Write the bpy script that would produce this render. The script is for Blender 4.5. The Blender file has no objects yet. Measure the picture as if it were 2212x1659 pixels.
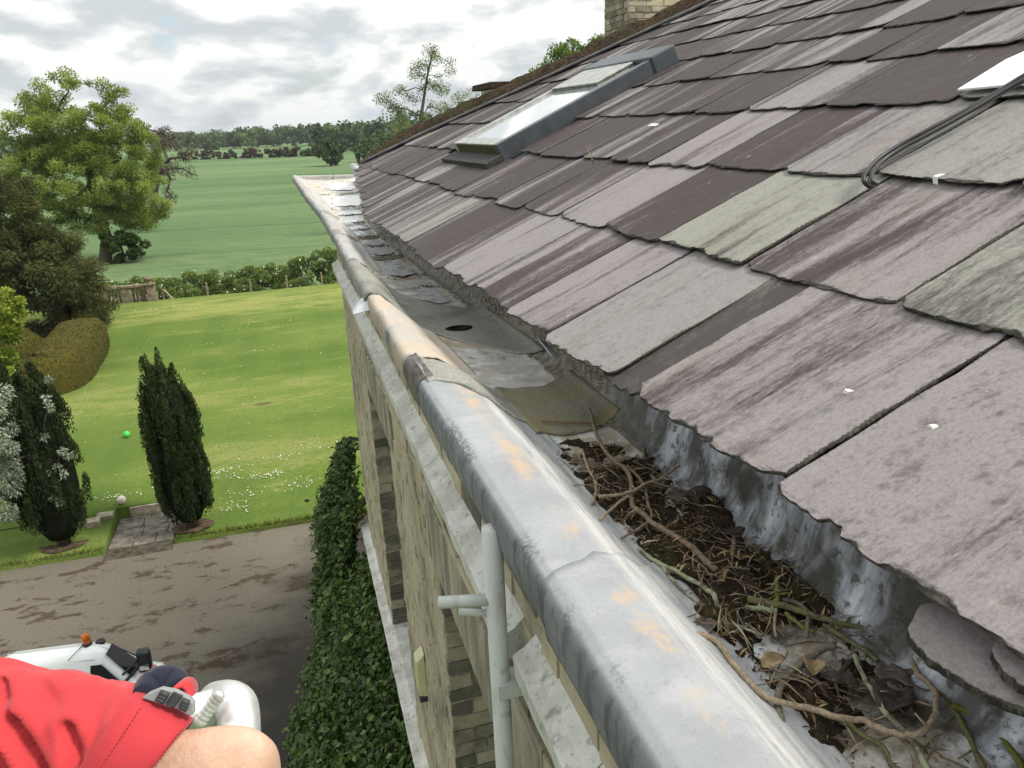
import bpy, math, random
import numpy as np
from mathutils import Vector, Matrix, noise
from math import sin, cos, radians, pi, sqrt, atan2

# ------------------------------------------------------------------ camera, sky, sun, exposure
EYE = 9.5                                   # camera height above the drive (m)
PITCH, ROLL, YAW = radians(18.8), radians(2.5), radians(-15.7057)
FOC, PCX, PCY = 1662.0, 1106.0, 829.5       # photo measured on a 2212 x 1659 grid
scene = bpy.context.scene
COL = scene.collection

def cam_axes():
    fwd = np.array([0, cos(PITCH), -sin(PITCH)]); rt = np.array([1.0, 0, 0]); up = np.cross(rt, fwd)
    ir = cos(ROLL) * rt - sin(ROLL) * up
    iu = sin(ROLL) * rt + cos(ROLL) * up
    c, s = cos(YAW), sin(YAW)
    Rz = np.array([[c, -s, 0], [s, c, 0], [0, 0, 1]])
    return np.stack([ir, iu, fwd]) @ Rz.T
CR = cam_axes()
cam = bpy.data.cameras.new("camera")
cam.sensor_width = 36.0
cam.lens = 36.0 * FOC / 2212.0
cam.clip_start = 0.02
cam.clip_end = 20000
cam_ob = bpy.data.objects.new("camera", cam)
COL.objects.link(cam_ob)
M = Matrix(((CR[0][0], CR[1][0], -CR[2][0], 0), (CR[0][1], CR[1][1], -CR[2][1], 0), (CR[0][2], CR[1][2], -CR[2][2], EYE), (0, 0, 0, 1)))
cam_ob.matrix_world = M
scene.camera = cam_ob

SUN_AZ, SUN_EL = radians(120), radians(50)   # azimuth clockwise from +Y
world = bpy.data.worlds.new("World")
scene.world = world
world.use_nodes = True
wn, wl = world.node_tree.nodes, world.node_tree.links
wn.clear()
def WN(t, **k):
    n = wn.new(t)
    for a, b in k.items(): setattr(n, a, b)
    return n
wo = WN('ShaderNodeOutputWorld'); bg = WN('ShaderNodeBackground'); sky = WN('ShaderNodeTexSky')
sky.sky_type = 'NISHITA'; sky.sun_disc = False; sky.sun_elevation = SUN_EL; sky.sun_rotation = SUN_AZ
sky.dust_density = 2.0
tc = WN('ShaderNodeTexCoord')
def wmap(scale, loc=(0, 0, 0)):
    m = WN('ShaderNodeMapping'); m.inputs['Scale'].default_value = scale; m.inputs['Location'].default_value = loc
    wl.new(tc.outputs['Generated'], m.inputs['Vector']); return m
def wnoise(vec, scale, detail, rough, dist=0.0):
    n = WN('ShaderNodeTexNoise'); n.inputs['Scale'].default_value = scale; n.inputs['Detail'].default_value = detail
    n.inputs['Roughness'].default_value = rough; n.inputs['Distortion'].default_value = dist
    wl.new(vec.outputs['Vector'], n.inputs['Vector']); return n
def wmath(op, a, b=None, clamp=False):
    n = WN('ShaderNodeMath', operation=op); n.use_clamp = clamp
    for i, v in enumerate((a, b)):
        if v is None: continue
        if isinstance(v, (int, float)): n.inputs[i].default_value = v
        else: wl.new(v, n.inputs[i])
    return n.outputs[0]
def wramp(fac, stops):
    r = WN('ShaderNodeValToRGB'); wl.new(fac, r.inputs['Fac'])
    while len(r.color_ramp.elements) < len(stops): r.color_ramp.elements.new(0.5)
    for e, (p, c) in zip(r.color_ramp.elements, stops): e.position = p; e.color = (*c, 1)
    return r.outputs['Color']
SC = (1.0, 1.0, 2.5)
mA = wmap(SC); mB = wmap(SC, (0, 0, 0.060))
nA = wnoise(mA, 8.0, 9.0, 0.52, 0.1); nB = wnoise(mB, 8.0, 9.0, 0.52, 0.1)
lit = wmath('SUBTRACT', nA.outputs['Fac'], nB.outputs['Fac'])          # cloud edge facing up is bright, underside grey
body = wmath('ADD', wmath('MULTIPLY', lit, 2.0), wmath('MULTIPLY', nA.outputs['Fac'], 0.75))
big = wnoise(wmap((1.0, 1.0, 3.0), (3.1, 1.7, 0.4)), 2.4, 4.0, 0.5)
shade = wmath('ADD', body, wmath('MULTIPLY', wmath('SUBTRACT', big.outputs['Fac'], 0.5), 0.7))
ccol = wramp(shade, [(0.14, (0.345, 0.368, 0.382)), (0.27, (0.405, 0.426, 0.432)), (0.37, (0.455, 0.472, 0.468)), (0.50, (0.560, 0.566, 0.545))])
gap = wramp(nA.outputs['Fac'], [(0.30, (0, 0, 0)), (0.40, (1, 1, 1))])
skm = WN('ShaderNodeMixRGB'); skm.blend_type = 'MULTIPLY'; skm.inputs['Fac'].default_value = 1.0
wl.new(sky.outputs['Color'], skm.inputs['Color1']); skm.inputs['Color2'].default_value = (0.10, 0.10, 0.10, 1)
mix = WN('ShaderNodeMixRGB')
wl.new(gap, mix.inputs['Fac']); wl.new(skm.outputs['Color'], mix.inputs['Color1']); wl.new(ccol, mix.inputs['Color2'])
sz = WN('ShaderNodeSeparateXYZ'); wl.new(tc.outputs['Generated'], sz.inputs[0])      # overcast sky: brighter overhead than at the horizon
wl.new(wmath('ADD', wmath('MULTIPLY', wmath('MAXIMUM', sz.outputs[2], 0.0), 0.75), 0.97), bg.inputs['Strength'])
wl.new(mix.outputs['Color'], bg.inputs['Color'])
wl.new(bg.outputs['Background'], wo.inputs['Surface'])
world.cycles.sampling_method = 'MANUAL'; world.cycles.sample_map_resolution = 512

sun = bpy.data.lights.new("sun", 'SUN')
sun.energy = 2.3; sun.angle = radians(14); sun.color = (1.0, 0.95, 0.86)
sun_ob = bpy.data.objects.new("sun", sun); COL.objects.link(sun_ob)
sd = Vector((sin(SUN_AZ) * cos(SUN_EL), cos(SUN_AZ) * cos(SUN_EL), sin(SUN_EL)))
sun_ob.rotation_euler = sd.to_track_quat('Z', 'Y').to_euler()
sun_ob.location = (0, 0, 60)

scene.view_settings.view_transform = 'Standard'
scene.view_settings.look = 'None'
scene.view_settings.exposure = 0.85
scene.view_settings.gamma = 1.0
scene.render.engine = 'CYCLES'
scene.cycles.use_denoising = True
scene.cycles.max_bounces = 6
scene.cycles.transparent_max_bounces = 8

# ------------------------------------------------------------------ helpers
def ray(p):
    d = np.array([(p[0] - PCX) / FOC, -(p[1] - PCY) / FOC, 1.0]) @ CR
    return d
def onz(p, z):                               # z is height above the drive
    d = ray(p); return Vector(d * ((z - EYE) / d[2])) + Vector((0, 0, EYE))
def ony(p, y):
    d = ray(p); return Vector(d * (y / d[1])) + Vector((0, 0, EYE))
def onx(p, x):
    d = ray(p); return Vector(d * (x / d[0])) + Vector((0, 0, EYE))
def dep(p, d):
    return Vector(ray(p) * d) + Vector((0, 0, EYE))
K = 1.1573
def Z7(a, b): return ((1300 + a / 1.7556) / K, (1000 + b / 1.7556) / K)
def Z1(a, b): return ((a / 2.458) / K, (150 + b / 2.458) / K)
def Z3(a, b): return ((a / 2.458) / K, (1350 + b / 2.458) / K)
def lerp(a, b, t): return a + (b - a) * t
def interp(x, xs, ys): return float(np.interp(x, xs, ys))
def nz(x, y=0.0, z=0.0): return noise.noise(Vector((x, y, z)))
def fbm(x, y=0.0, z=0.0, o=4): return noise.fractal(Vector((x, y, z)), 1.0, 2.0, o)

def tag(o, label=None, cat=None, group=None, kind=None):
    if label: o['label'] = label
    if cat: o['category'] = cat
    if group: o['group'] = group
    if kind: o['kind'] = kind
    return o
def link(o, parent=None):
    COL.objects.link(o)
    if parent is not None: o.parent = parent
    return o
def empty(name, loc=(0, 0, 0), parent=None):
    o = bpy.data.objects.new(name, None); o.location = loc; o.empty_display_size = 0.1
    return link(o, parent)
def obj(name, verts, faces, mat, parent=None, smooth=False, attrs=None, mats=None, fmat=None):
    me = bpy.data.meshes.new(name)
    me.from_pydata([tuple(v) for v in verts] if not isinstance(verts, np.ndarray) else verts.tolist(), [], faces if isinstance(faces, list) else faces.tolist())
    if mats:
        for m in mats: me.materials.append(m)
        if fmat is not None: me.polygons.foreach_set('material_index', fmat)
    else: me.materials.append(mat)
    if smooth: me.polygons.foreach_set('use_smooth', [True] * len(me.polygons))
    for n, vals in (attrs or {}).items():
        a = me.attributes.new(n, 'FLOAT', 'POINT'); a.data.foreach_set('value', np.asarray(vals, dtype=np.float32))
    me.update()
    o = bpy.data.objects.new(name, me)
    link(o, parent)
    if parent is not None and parent.location.length > 0: o.matrix_parent_inverse = Matrix.Translation(-parent.location)
    return o

class MB:
    """collects shapes into one mesh"""
    def __init__(s): s.v = []; s.f = []; s.m = []; s.cm = 0
    def add(s, vs, fs):
        b = len(s.v); s.v += [tuple(v) for v in vs]; s.f += [tuple(i + b for i in f) for f in fs]; s.m += [s.cm] * len(fs)
    def box(s, x0, y0, z0, x1, y1, z1, mat=None, jit=0.0):
        vs = [Vector((x, y, z)) for z in (z0, z1) for y in (y0, y1) for x in (x0, x1)]
        if jit: vs = [v + Vector((random.uniform(-jit, jit), random.uniform(-jit, jit), random.uniform(-jit, jit))) for v in vs]
        if mat: vs = [mat @ v for v in vs]
        s.add(vs, [(0, 2, 3, 1), (4, 5, 7, 6), (0, 1, 5, 4), (2, 6, 7, 3), (0, 4, 6, 2), (1, 3, 7, 5)])
    def tube(s, pts, rad, n=8, cap=True):
        pts = [Vector(p) for p in pts]; rs = rad if isinstance(rad, (list, tuple)) else [rad] * len(pts)
        rings = []; ref = Vector((0.31, 0.2, 0.93))
        for i, p in enumerate(pts):
            d = (pts[min(i + 1, len(pts) - 1)] - pts[max(i - 1, 0)]).normalized()
            a = d.cross(ref)
            if a.length < 1e-3: a = d.cross(Vector((1, 0, 0)))
            a.normalize(); b = d.cross(a); ref = a.cross(d) if a.cross(d).length > 0 else ref
            rings.append([p + a * (cos(2 * pi * k / n) * rs[i]) + b * (sin(2 * pi * k / n) * rs[i]) for k in range(n)])
        vs = [v for r in rings for v in r]; fs = []
        for i in range(len(rings) - 1):
            for k in range(n):
                fs.append((i * n + k, i * n + (k + 1) % n, (i + 1) * n + (k + 1) % n, (i + 1) * n + k))
        if cap: fs.append(tuple(range(n))[::-1]); fs.append(tuple((len(rings) - 1) * n + k for k in range(n)))
        s.add(vs, fs)
    def lathe(s, prof, n=16, mat=None):
        vs = [Vector((r * cos(2 * pi * k / n), r * sin(2 * pi * k / n), z)) for r, z in prof for k in range(n)]
        if mat: vs = [mat @ v for v in vs]
        fs = [(i * n + k, i * n + (k + 1) % n, (i + 1) * n + (k + 1) % n, (i + 1) * n + k) for i in range(len(prof) - 1) for k in range(n)]
        fs.append(tuple(range(n))[::-1]); fs.append(tuple((len(prof) - 1) * n + k for k in range(n)))
        s.add(vs, fs)
    def prism(s, poly, d0, d1):
        """poly: list of Vectors, extruded between the two offset vectors"""
        n = len(poly); a = [Vector(p) + d0 for p in poly]; b = [Vector(p) + d1 for p in poly]
        s.add(a + b, [tuple(range(n))[::-1], tuple(range(n, 2 * n))] + [(i, (i + 1) % n, n + (i + 1) % n, n + i) for i in range(n)])
    def build(s, name, mat, parent=None, smooth=False, attrs=None, mats=None):
        return obj(name, s.v, s.f, mat, parent, smooth, attrs, mats, s.m if mats else None)

def bevel(o, w=0.004, seg=2, ang=30):
    m = o.modifiers.new('bevel', 'BEVEL'); m.width = w; m.segments = seg; m.limit_method = 'ANGLE'; m.angle_limit = radians(ang)
    return o
def smoothline(pts, sub=4):
    """Catmull-Rom through the points"""
    pts = [Vector(p) for p in pts]; out = []
    for i in range(len(pts) - 1):
        p0 = pts[max(i - 1, 0)]; p1 = pts[i]; p2 = pts[i + 1]; p3 = pts[min(i + 2, len(pts) - 1)]
        for k in range(sub):
            t = k / sub
            out.append(0.5 * ((2 * p1) + (p2 - p0) * t + (2 * p0 - 5 * p1 + 4 * p2 - p3) * t * t + (3 * p1 - p0 - 3 * p2 + p3) * t ** 3))
    out.append(pts[-1]); return out

# ------------------------------------------------------------------ materials
class Mat:
    def __init__(s, name, rough=0.7, spec=0.3, metal=0.0):
        s.m = bpy.data.materials.new(name); s.m.use_nodes = True
        s.n, s.l = s.m.node_tree.nodes, s.m.node_tree.links
        s.b = s.n['Principled BSDF']; s.out = s.n['Material Output']
        s.set('Roughness', rough); s.set('Specular IOR Level', spec); s.set('Metallic', metal)
    def set(s, k, v):
        if isinstance(v, (int, float)): s.b.inputs[k].default_value = v
        elif isinstance(v, tuple): s.b.inputs[k].default_value = (*v, 1) if len(v) == 3 else v
        else: s.l.new(v, s.b.inputs[k])
    def N(s, t, **k):
        n = s.n.new(t)
        for a, b in k.items(): setattr(n, a, b)
        return n
    def coord(s, which='Object'):
        return s.N('ShaderNodeTexCoord').outputs[which]
    def pos(s): return s.N('ShaderNodeNewGeometry').outputs['Position']
    def attr(s, name):
        n = s.N('ShaderNodeAttribute'); n.attribute_name = name; return n.outputs['Fac']
    def info(s, o='Random'): return s.N('ShaderNodeObjectInfo').outputs[o]
    def mapping(s, vec, scale=(1, 1, 1), loc=None, rot=None):
        m = s.N('ShaderNodeMapping'); s.l.new(vec, m.inputs['Vector']); m.inputs['Scale'].default_value = scale
        if rot: m.inputs['Rotation'].default_value = rot
        if loc is not None:
            if isinstance(loc, tuple): m.inputs['Location'].default_value = loc
            else: s.l.new(loc, m.inputs['Location'])
        return m.outputs['Vector']
    def noise(s, vec, scale=5.0, detail=4.0, rough=0.55, dist=0.0, o='Fac'):
        n = s.N('ShaderNodeTexNoise'); s.l.new(vec, n.inputs['Vector'])
        n.inputs['Scale'].default_value = scale; n.inputs['Detail'].default_value = detail
        n.inputs['Roughness'].default_value = rough; n.inputs['Distortion'].default_value = dist
        return n.outputs[o]
    def voronoi(s, vec, scale=5.0, feature='F1', o='Distance', rnd=1.0):
        n = s.N('ShaderNodeTexVoronoi', feature=feature); s.l.new(vec, n.inputs['Vector']); n.inputs['Scale'].default_value = scale
        n.inputs['Randomness'].default_value = rnd
        return n.outputs[o]
    def math(s, op, a, b=None, clamp=False):
        n = s.N('ShaderNodeMath', operation=op); n.use_clamp = clamp
        for i, v in enumerate((a, b)):
            if v is None: continue
            if isinstance(v, (int, float)): n.inputs[i].default_value = v
            else: s.l.new(v, n.inputs[i])
        return n.outputs[0]
    def mask(s, fac, lo, hi):
        """0 at lo, 1 at hi, smooth"""
        n = s.N('ShaderNodeMapRange'); n.interpolation_type = 'SMOOTHSTEP'; s.l.new(fac, n.inputs['Value'])
        n.inputs['From Min'].default_value = lo; n.inputs['From Max'].default_value = hi
        return n.outputs['Result']
    def ramp(s, fac, stops, interp='LINEAR'):
        r = s.N('ShaderNodeValToRGB'); s.l.new(fac, r.inputs['Fac']); r.color_ramp.interpolation = interp
        while len(r.color_ramp.elements) < len(stops): r.color_ramp.elements.new(0.5)
        for e, (p, c) in zip(r.color_ramp.elements, stops): e.position = p; e.color = (*c, 1)
        return r.outputs['Color']
    def mix(s, fac, a, b, mode='MIX'):
        n = s.N('ShaderNodeMixRGB', blend_type=mode)
        for i, v in (('Fac', fac), ('Color1', a), ('Color2', b)):
            if isinstance(v, (int, float)): n.inputs[i].default_value = v
            elif isinstance(v, tuple): n.inputs[i].default_value = (*v, 1)
            else: s.l.new(v, n.inputs[i])
        return n.outputs['Color']
    def sep(s, vec):
        n = s.N('ShaderNodeSeparateXYZ'); s.l.new(vec, n.inputs[0]); return n.outputs
    def comb(s, x=0.0, y=0.0, z=0.0):
        n = s.N('ShaderNodeCombineXYZ')
        for i, v in enumerate((x, y, z)):
            if isinstance(v, (int, float)): n.inputs[i].default_value = v
            else: s.l.new(v, n.inputs[i])
        return n.outputs[0]
    def bump(s, h, strength=0.4, dist=0.01, prev=None):
        n = s.N('ShaderNodeBump'); s.l.new(h, n.inputs['Height']); n.inputs['Strength'].default_value = strength; n.inputs['Distance'].default_value = dist
        if prev is not None: s.l.new(prev, n.inputs['Normal'])
        s.l.new(n.outputs['Normal'], s.b.inputs['Normal']); return n.outputs['Normal']

def simple(name, col, rough=0.6, spec=0.3, metal=0.0, var=0.12, scale=20.0, bump=0.0, bdist=0.003):
    m = Mat(name, rough, spec, metal)
    p = m.coord(); f = m.noise(p, scale, 5, 0.6)
    lo = tuple(c * (1 - var) for c in col); hi = tuple(min(1, c * (1 + var)) for c in col)
    m.set('Base Color', m.mix(m.mask(f, 0.3, 0.7), lo, hi))
    if bump: m.bump(f, bump, bdist)
    return m.m

def foliage_mat(name, dark, mid, light, trans=0.25, rough=0.6, spec=0.25):
    m = Mat(name, rough, spec)
    r = m.attr('rnd')
    c = m.ramp(r, [(0.0, dark), (0.5, mid), (1.0, light)])
    m.set('Base Color', c)
    t = m.N('ShaderNodeBsdfTranslucent'); m.l.new(m.mix(1.0, c, (1.0, 1.05, 0.55), 'MULTIPLY'), t.inputs['Color'])
    x = m.N('ShaderNodeMixShader'); x.inputs[0].default_value = trans
    m.l.new(m.b.outputs[0], x.inputs[1]); m.l.new(t.outputs[0], x.inputs[2]); m.l.new(x.outputs[0], m.out.inputs['Surface'])
    return m.m
random.seed(7); rng = np.random.default_rng(7)
# ================================================================== HOUSE
house = empty('house', (0.6, 4.0, 0))
tag(house, 'stone and brick house with slate roof, lead gutter and parapet along its eaves', 'house')

# ---- roof plane frame: u runs along the eaves away from the camera, v up the slope, n out of the roof
RA, RP, RX0, RZ = radians(2.266), radians(23.92), 0.764, EYE - 0.64
eU = Vector((-sin(RA), cos(RA), 0)); eV = Vector((cos(RA) * cos(RP), sin(RA) * cos(RP), sin(RP))); eN = (-eU).cross(eV)
RO = Vector((RX0, 0, RZ)) - eN * 0.030
def roofpt(u, v, h=0.0): return RO + eU * u + eV * v + eN * h
def roofmat(u, v, h, tilt=0.0, twist=0.0):
    m = Matrix(((-eU.x, eV.x, eN.x, 0), (-eU.y, eV.y, eN.y, 0), (-eU.z, eV.z, eN.z, 0), (0, 0, 0, 1)))
    return Matrix.Translation(roofpt(u, v, h)) @ m @ Matrix.Rotation(twist, 4, 'Z') @ Matrix.Rotation(tilt, 4, 'X')
def roofhit(p, h=0.0):
    d = Vector(ray(p)); o = Vector((0, 0, EYE)); P0 = roofpt(0, 0, h); P = o + d * ((P0 - o).dot(eN) / d.dot(eN))
    return (P - RO).dot(eU), (P - RO).dot(eV)
def eave_v(u): return interp(u, [-2, 5.9, 6.3, 7.15, 8.3, 9.7], [0.04, 0.05, 0.09, 0.23, 0.36, 0.60])
def hip_u(v): return interp(v, [0.0, 0.6, 1.35, 2.3, 3.2, 4.2, 6.0], [10.1, 9.72, 9.35, 8.6, 8.0, 7.35, 6.1])

# ---- slate material: stone colour in bands along the cleavage, per-slate balance in object colour
def slate_material():
    m = Mat('slate', 0.62, 0.16)
    oc = m.coord('Object'); rnd = m.info('Random'); colr = m.N('ShaderNodeSeparateColor'); m.l.new(m.info('Color'), colr.inputs[0])
    bal, grn, mot = colr.outputs[0], colr.outputs[1], colr.outputs[2]
    off = m.comb(m.math('MULTIPLY', rnd, 91.0), m.math('MULTIPLY', rnd, 37.0), m.math('MULTIPLY', rnd, 53.0))
    warp = m.noise(m.mapping(oc, (1, 1, 1), off), 3.0, 3, 0.5)
    sx = m.sep(oc)
    xw = m.math('ADD', sx[0], m.math('MULTIPLY', m.math('SUBTRACT', warp, 0.5), 0.05))
    sv = m.comb(xw, sx[1], sx[2])
    st = m.noise(m.mapping(sv, (5.0, 0.55, 1), off), 1.0, 3, 0.55)          # broad bands
    st2 = m.noise(m.mapping(sv, (28.0, 1.4, 1), off), 1.0, 5, 0.65)         # fine streaks
    fuzz = m.noise(m.mapping(oc, (120, 38, 40), off), 1.0, 6, 0.78)
    f = m.math('ADD', m.math('MULTIPLY', m.math('SUBTRACT', st, 0.5), 3.6), m.math('MULTIPLY', m.math('SUBTRACT', st2, 0.5), 1.7))
    f = m.math('ADD', f, m.math('MULTIPLY', m.math('SUBTRACT', fuzz, 0.5), 1.5))
    f = m.math('ADD', f, m.math('SUBTRACT', m.math('MULTIPLY', bal, 1.5), 0.3))
    light = m.mask(f, 0.18, 0.92)
    pale = m.mix(grn, (0.250, 0.222, 0.229), (0.262, 0.262, 0.222))
    pale = m.mix(m.math('MULTIPLY', m.mask(m.noise(m.mapping(sv, (7, 0.8, 1), off), 1.3, 3), 0.52, 0.75), 0.5), pale, (0.205, 0.180, 0.138))
    dark = m.mix(grn, (0.038, 0.025, 0.025), (0.055, 0.055, 0.044))
    dark = m.mix(m.math('MULTIPLY', st2, 0.55), dark, (0.072, 0.057, 0.056))
    c = m.mix(light, dark, pale)
    # weather mottle
    mo = m.noise(m.mapping(oc, (1, 0.6, 1), off), 26.0, 6, 0.72)
    c = m.mix(m.math('MULTIPLY', m.mask(mo, 0.50, 0.68), m.math('ADD', m.math('MULTIPLY', mot, 0.75), 0.15)), c, (0.105, 0.090, 0.088))
    lich = m.mask(m.voronoi(m.mapping(oc, (1, 0.7, 1), off), 17.0), 0.17, 0.08)
    gate = m.mask(m.noise(m.mapping(oc, (1, 1, 1), off), 7.0, 2), 0.55, 0.70)
    c = m.mix(m.math('MULTIPLY', m.math('MULTIPLY', lich, gate), 0.55), c, (0.36, 0.36, 0.32))
    spk = m.mask(m.voronoi(m.mapping(oc, (1, 0.5, 1), off), 60.0), 0.10, 0.05)
    c = m.mix(m.math('MULTIPLY', m.math('MULTIPLY', spk, m.mask(mo, 0.5, 0.6)), 0.7), c, (0.48, 0.48, 0.45))
    grain = m.noise(m.mapping(oc, (1, .6, 1), off), 170.0, 4, 0.8)
    c = m.mix(m.math('MULTIPLY', m.mask(grain, .40, .68), .34), c, (0.060, 0.052, 0.050))
    # chipped, mossy edge (vertex attribute) with dark cracks
    ed = m.attr('edge')
    ec = m.noise(m.mapping(oc, (26, 120, 60), off), 1.0, 5, 0.72)
    edge = m.mix(m.mask(ec, 0.42, 0.70), (0.016, 0.015, 0.012), (0.085, 0.080, 0.062))
    c = m.mix(m.mask(m.math('ADD', ed, m.math('MULTIPLY', m.math('SUBTRACT', ec, 0.5), 1.5)), 0.34, 0.62), c, edge)
    m.set('Base Color', c)
    m.set('Roughness', m.math('ADD', m.math('MULTIPLY', fuzz, 0.25), 0.45))
    h = m.math('ADD', m.math('MULTIPLY', m.noise(m.mapping(oc, (14, 5, 5), off), 1.0, 7, 0.62), 1.0), m.math('MULTIPLY', st2, 0.25))
    m.bump(m.math('ADD', h, m.math('MULTIPLY', grain, .18)), 0.7, 0.006)
    return m.m
MSLATE = slate_material()
MDECK = simple('slate_underlay', (0.045, 0.045, 0.043), 0.8, 0.2, var=0.35, scale=30, bump=0.4)

roof = obj('roof', [roofpt(u, v, -0.016) for (u, v) in ((-1.0, 0.09), (6.2, 0.11), (8.2, 0.42), (9.6, 0.66), (7.2, 4.4), (5.4, 7.2), (-1.0, 7.2))],
           [(6, 5, 4, 3, 2, 1, 0)], MDECK, house)

def slate_mesh(w, L, t, near, rg, droop=None):
    """outline from tail (y=0) to head (y=L); x across, chipped edge ring, thickness t"""
    nt = 40 if near > 1 else (20 if near else 8); ns = 12 if near > 1 else (6 if near else 3)
    pts = []; ins = []; s1 = rg.uniform(0, 100)
    amp = 0.009
    skew = rg.uniform(-0.012, 0.012); bow = rg.uniform(-0.004, 0.012)
    c1, c2 = rg.uniform(0.01, 0.05), rg.uniform(0.01, 0.05)
    def tail(x):
        k = x / w + 0.5
        y = skew * (k - 0.5) * 2 + bow * (1 - (2 * k - 1) ** 2) * -1 + amp * nz(x * 11 + s1, 3.1) + amp * 0.5 * nz(x * 70 + s1, 9.7) - (0.012 if nz(x * 7 + s1 * 2, 8.8) > 0.35 else 0) * -1
        if k * w < c1: y += (c1 - k * w) * rg.uniform(0.5, 0.8)
        if (1 - k) * w < c2: y += (c2 - (1 - k) * w) * rg.uniform(0.5, 0.8)
        if droop: y += droop(k)
        return y
    for i in range(nt + 1):
        x = -w / 2 + w * i / nt; pts.append((x, tail(x))); ins.append(('t', max(0, nz(x * 33 + s1, 5.5)) * 0.022 + 0.0015))
    for i in range(1, ns + 1):
        y = L * i / ns; pts.append((w / 2 + 0.005 * nz(y * 9 + s1, 1.0) + 0.003 * nz(y * 40, s1), y)); ins.append(('r', 0.0015 + max(0, nz(y * 14 + s1, 2.2)) * (0.020 if near else 0.010)))
    for i in range(ns, 0, -1):
        y = L * i / ns; pts.append((-w / 2 + 0.005 * nz(y * 9 + s1, 7.0) + 0.003 * nz(y * 40, s1 + 5), y)); ins.append(('l', 0.002 + abs(nz(y * 14 + s1, 8.2)) * 0.006))
    n = len(pts); vs = []; ed = []
    for (x, y) in pts: vs.append((x, y + 0.002, 0)); ed.append(1.0)
    for (x, y) in pts: vs.append((x, y, t * 0.42)); ed.append(1.0)
    mid = []
    for (x, y), (k, d) in zip(pts, ins):
        dx, dy = (0, d) if k == 't' else ((-d, 0) if k == 'r' else (d, 0))
        if abs(x - pts[0][0]) < 1e-6 and k == 't': dx = d * 0.7
        if k == 't' and abs(x - w / 2) < 1e-4: dx = -d * 0.7
        mid.append((x + dx, min(y + dy, L)))
    for (x, y) in mid: vs.append((x, y, t * 0.98)); ed.append(0.42)
    inner = [(x * (1 - 0.010 / w * 2), y + (0.030 if k[0] == 't' else 0)) for (x, y), k in zip(mid, ins)]
    for (x, y) in inner: vs.append((x, min(y, L), t)); ed.append(0.0)
    fs = [tuple(range(n))[::-1]]
    for r in range(3):
        for i in range(n):
            j = (i + 1) % n; fs.append((r * n + i, r * n + j, (r + 1) * n + j, (r + 1) * n + i))
    fs.append(tuple(3 * n + i for i in range(n)))
    return vs, fs, ed

courses = [0.0, 0.55, 1.06, 1.57, 2.04, 2.46, 2.86, 3.24, 3.60, 3.95, 4.28, 4.60, 4.91, 5.21, 5.50]
fixed = {   # u joints from the camera outwards and (pale balance, green, mottle) for each slate between them
 0: ([-0.95, -0.10, 0.50, 1.055, 1.60, 2.17, 2.55, 3.005, 3.50, 4.36, 5.28, 5.95], [(.8, .1, .6), (.95, .05, .5), (.86, .05, .9), (.74, .1, .7), (.84, .25, .4), (.62, .05, .2), (.38, 0, .2), (.72, .1, .2), (.30, 0, .2), (.40, .45, .4), (.30, 0, .3)]),
 1: ([-0.6, 0.30, 0.80, 1.325, 1.885, 2.385, 2.83, 3.31, 3.79, 4.22, 4.66, 5.05], [(.6, .3, .5), (.7, .2, .5), (.55, .9, .8), (.62, .05, .3), (.80, .95, .3), (.12, 0, .1), (.82, .05, .1), (.15, 0, .2), (.25, .15, .2), (.12, 0, .2), (.35, 0, .2)]),
 2: ([-0.4, 0.45, 0.95, 1.46, 1.94, 2.36, 2.86, 3.30, 3.75, 4.10, 4.72, 5.15], [(.5, .2, .4), (.5, .1, .4), (.55, .1, .3), (.80, .55, .4), (.60, .2, .3), (.12, 0, .2), (.70, .05, .2), (.15, 0, .2), (.30, .1, .3), (.18, 0, .2), (.25, 0, .2)]),
 3: ([0.2, 0.75, 1.25, 1.70, 2.12, 2.74, 3.27, 3.70, 4.05, 4.50], [(.4, .1, .3), (.4, .1, .3), (.5, .3, .3), (.95, .6, .1), (.12, .05, .2), (.66, .15, .3), (.10, 0, .2), (.2, 0, .2), (.22, 0, .2)]),
}
tails_extra = {}
SKY_U0, SKY_U1, SKY_V0, SKY_V1 = 5.26, 6.42, 1.02, 2.46
slates = []
rg = random.Random(21)
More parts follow.
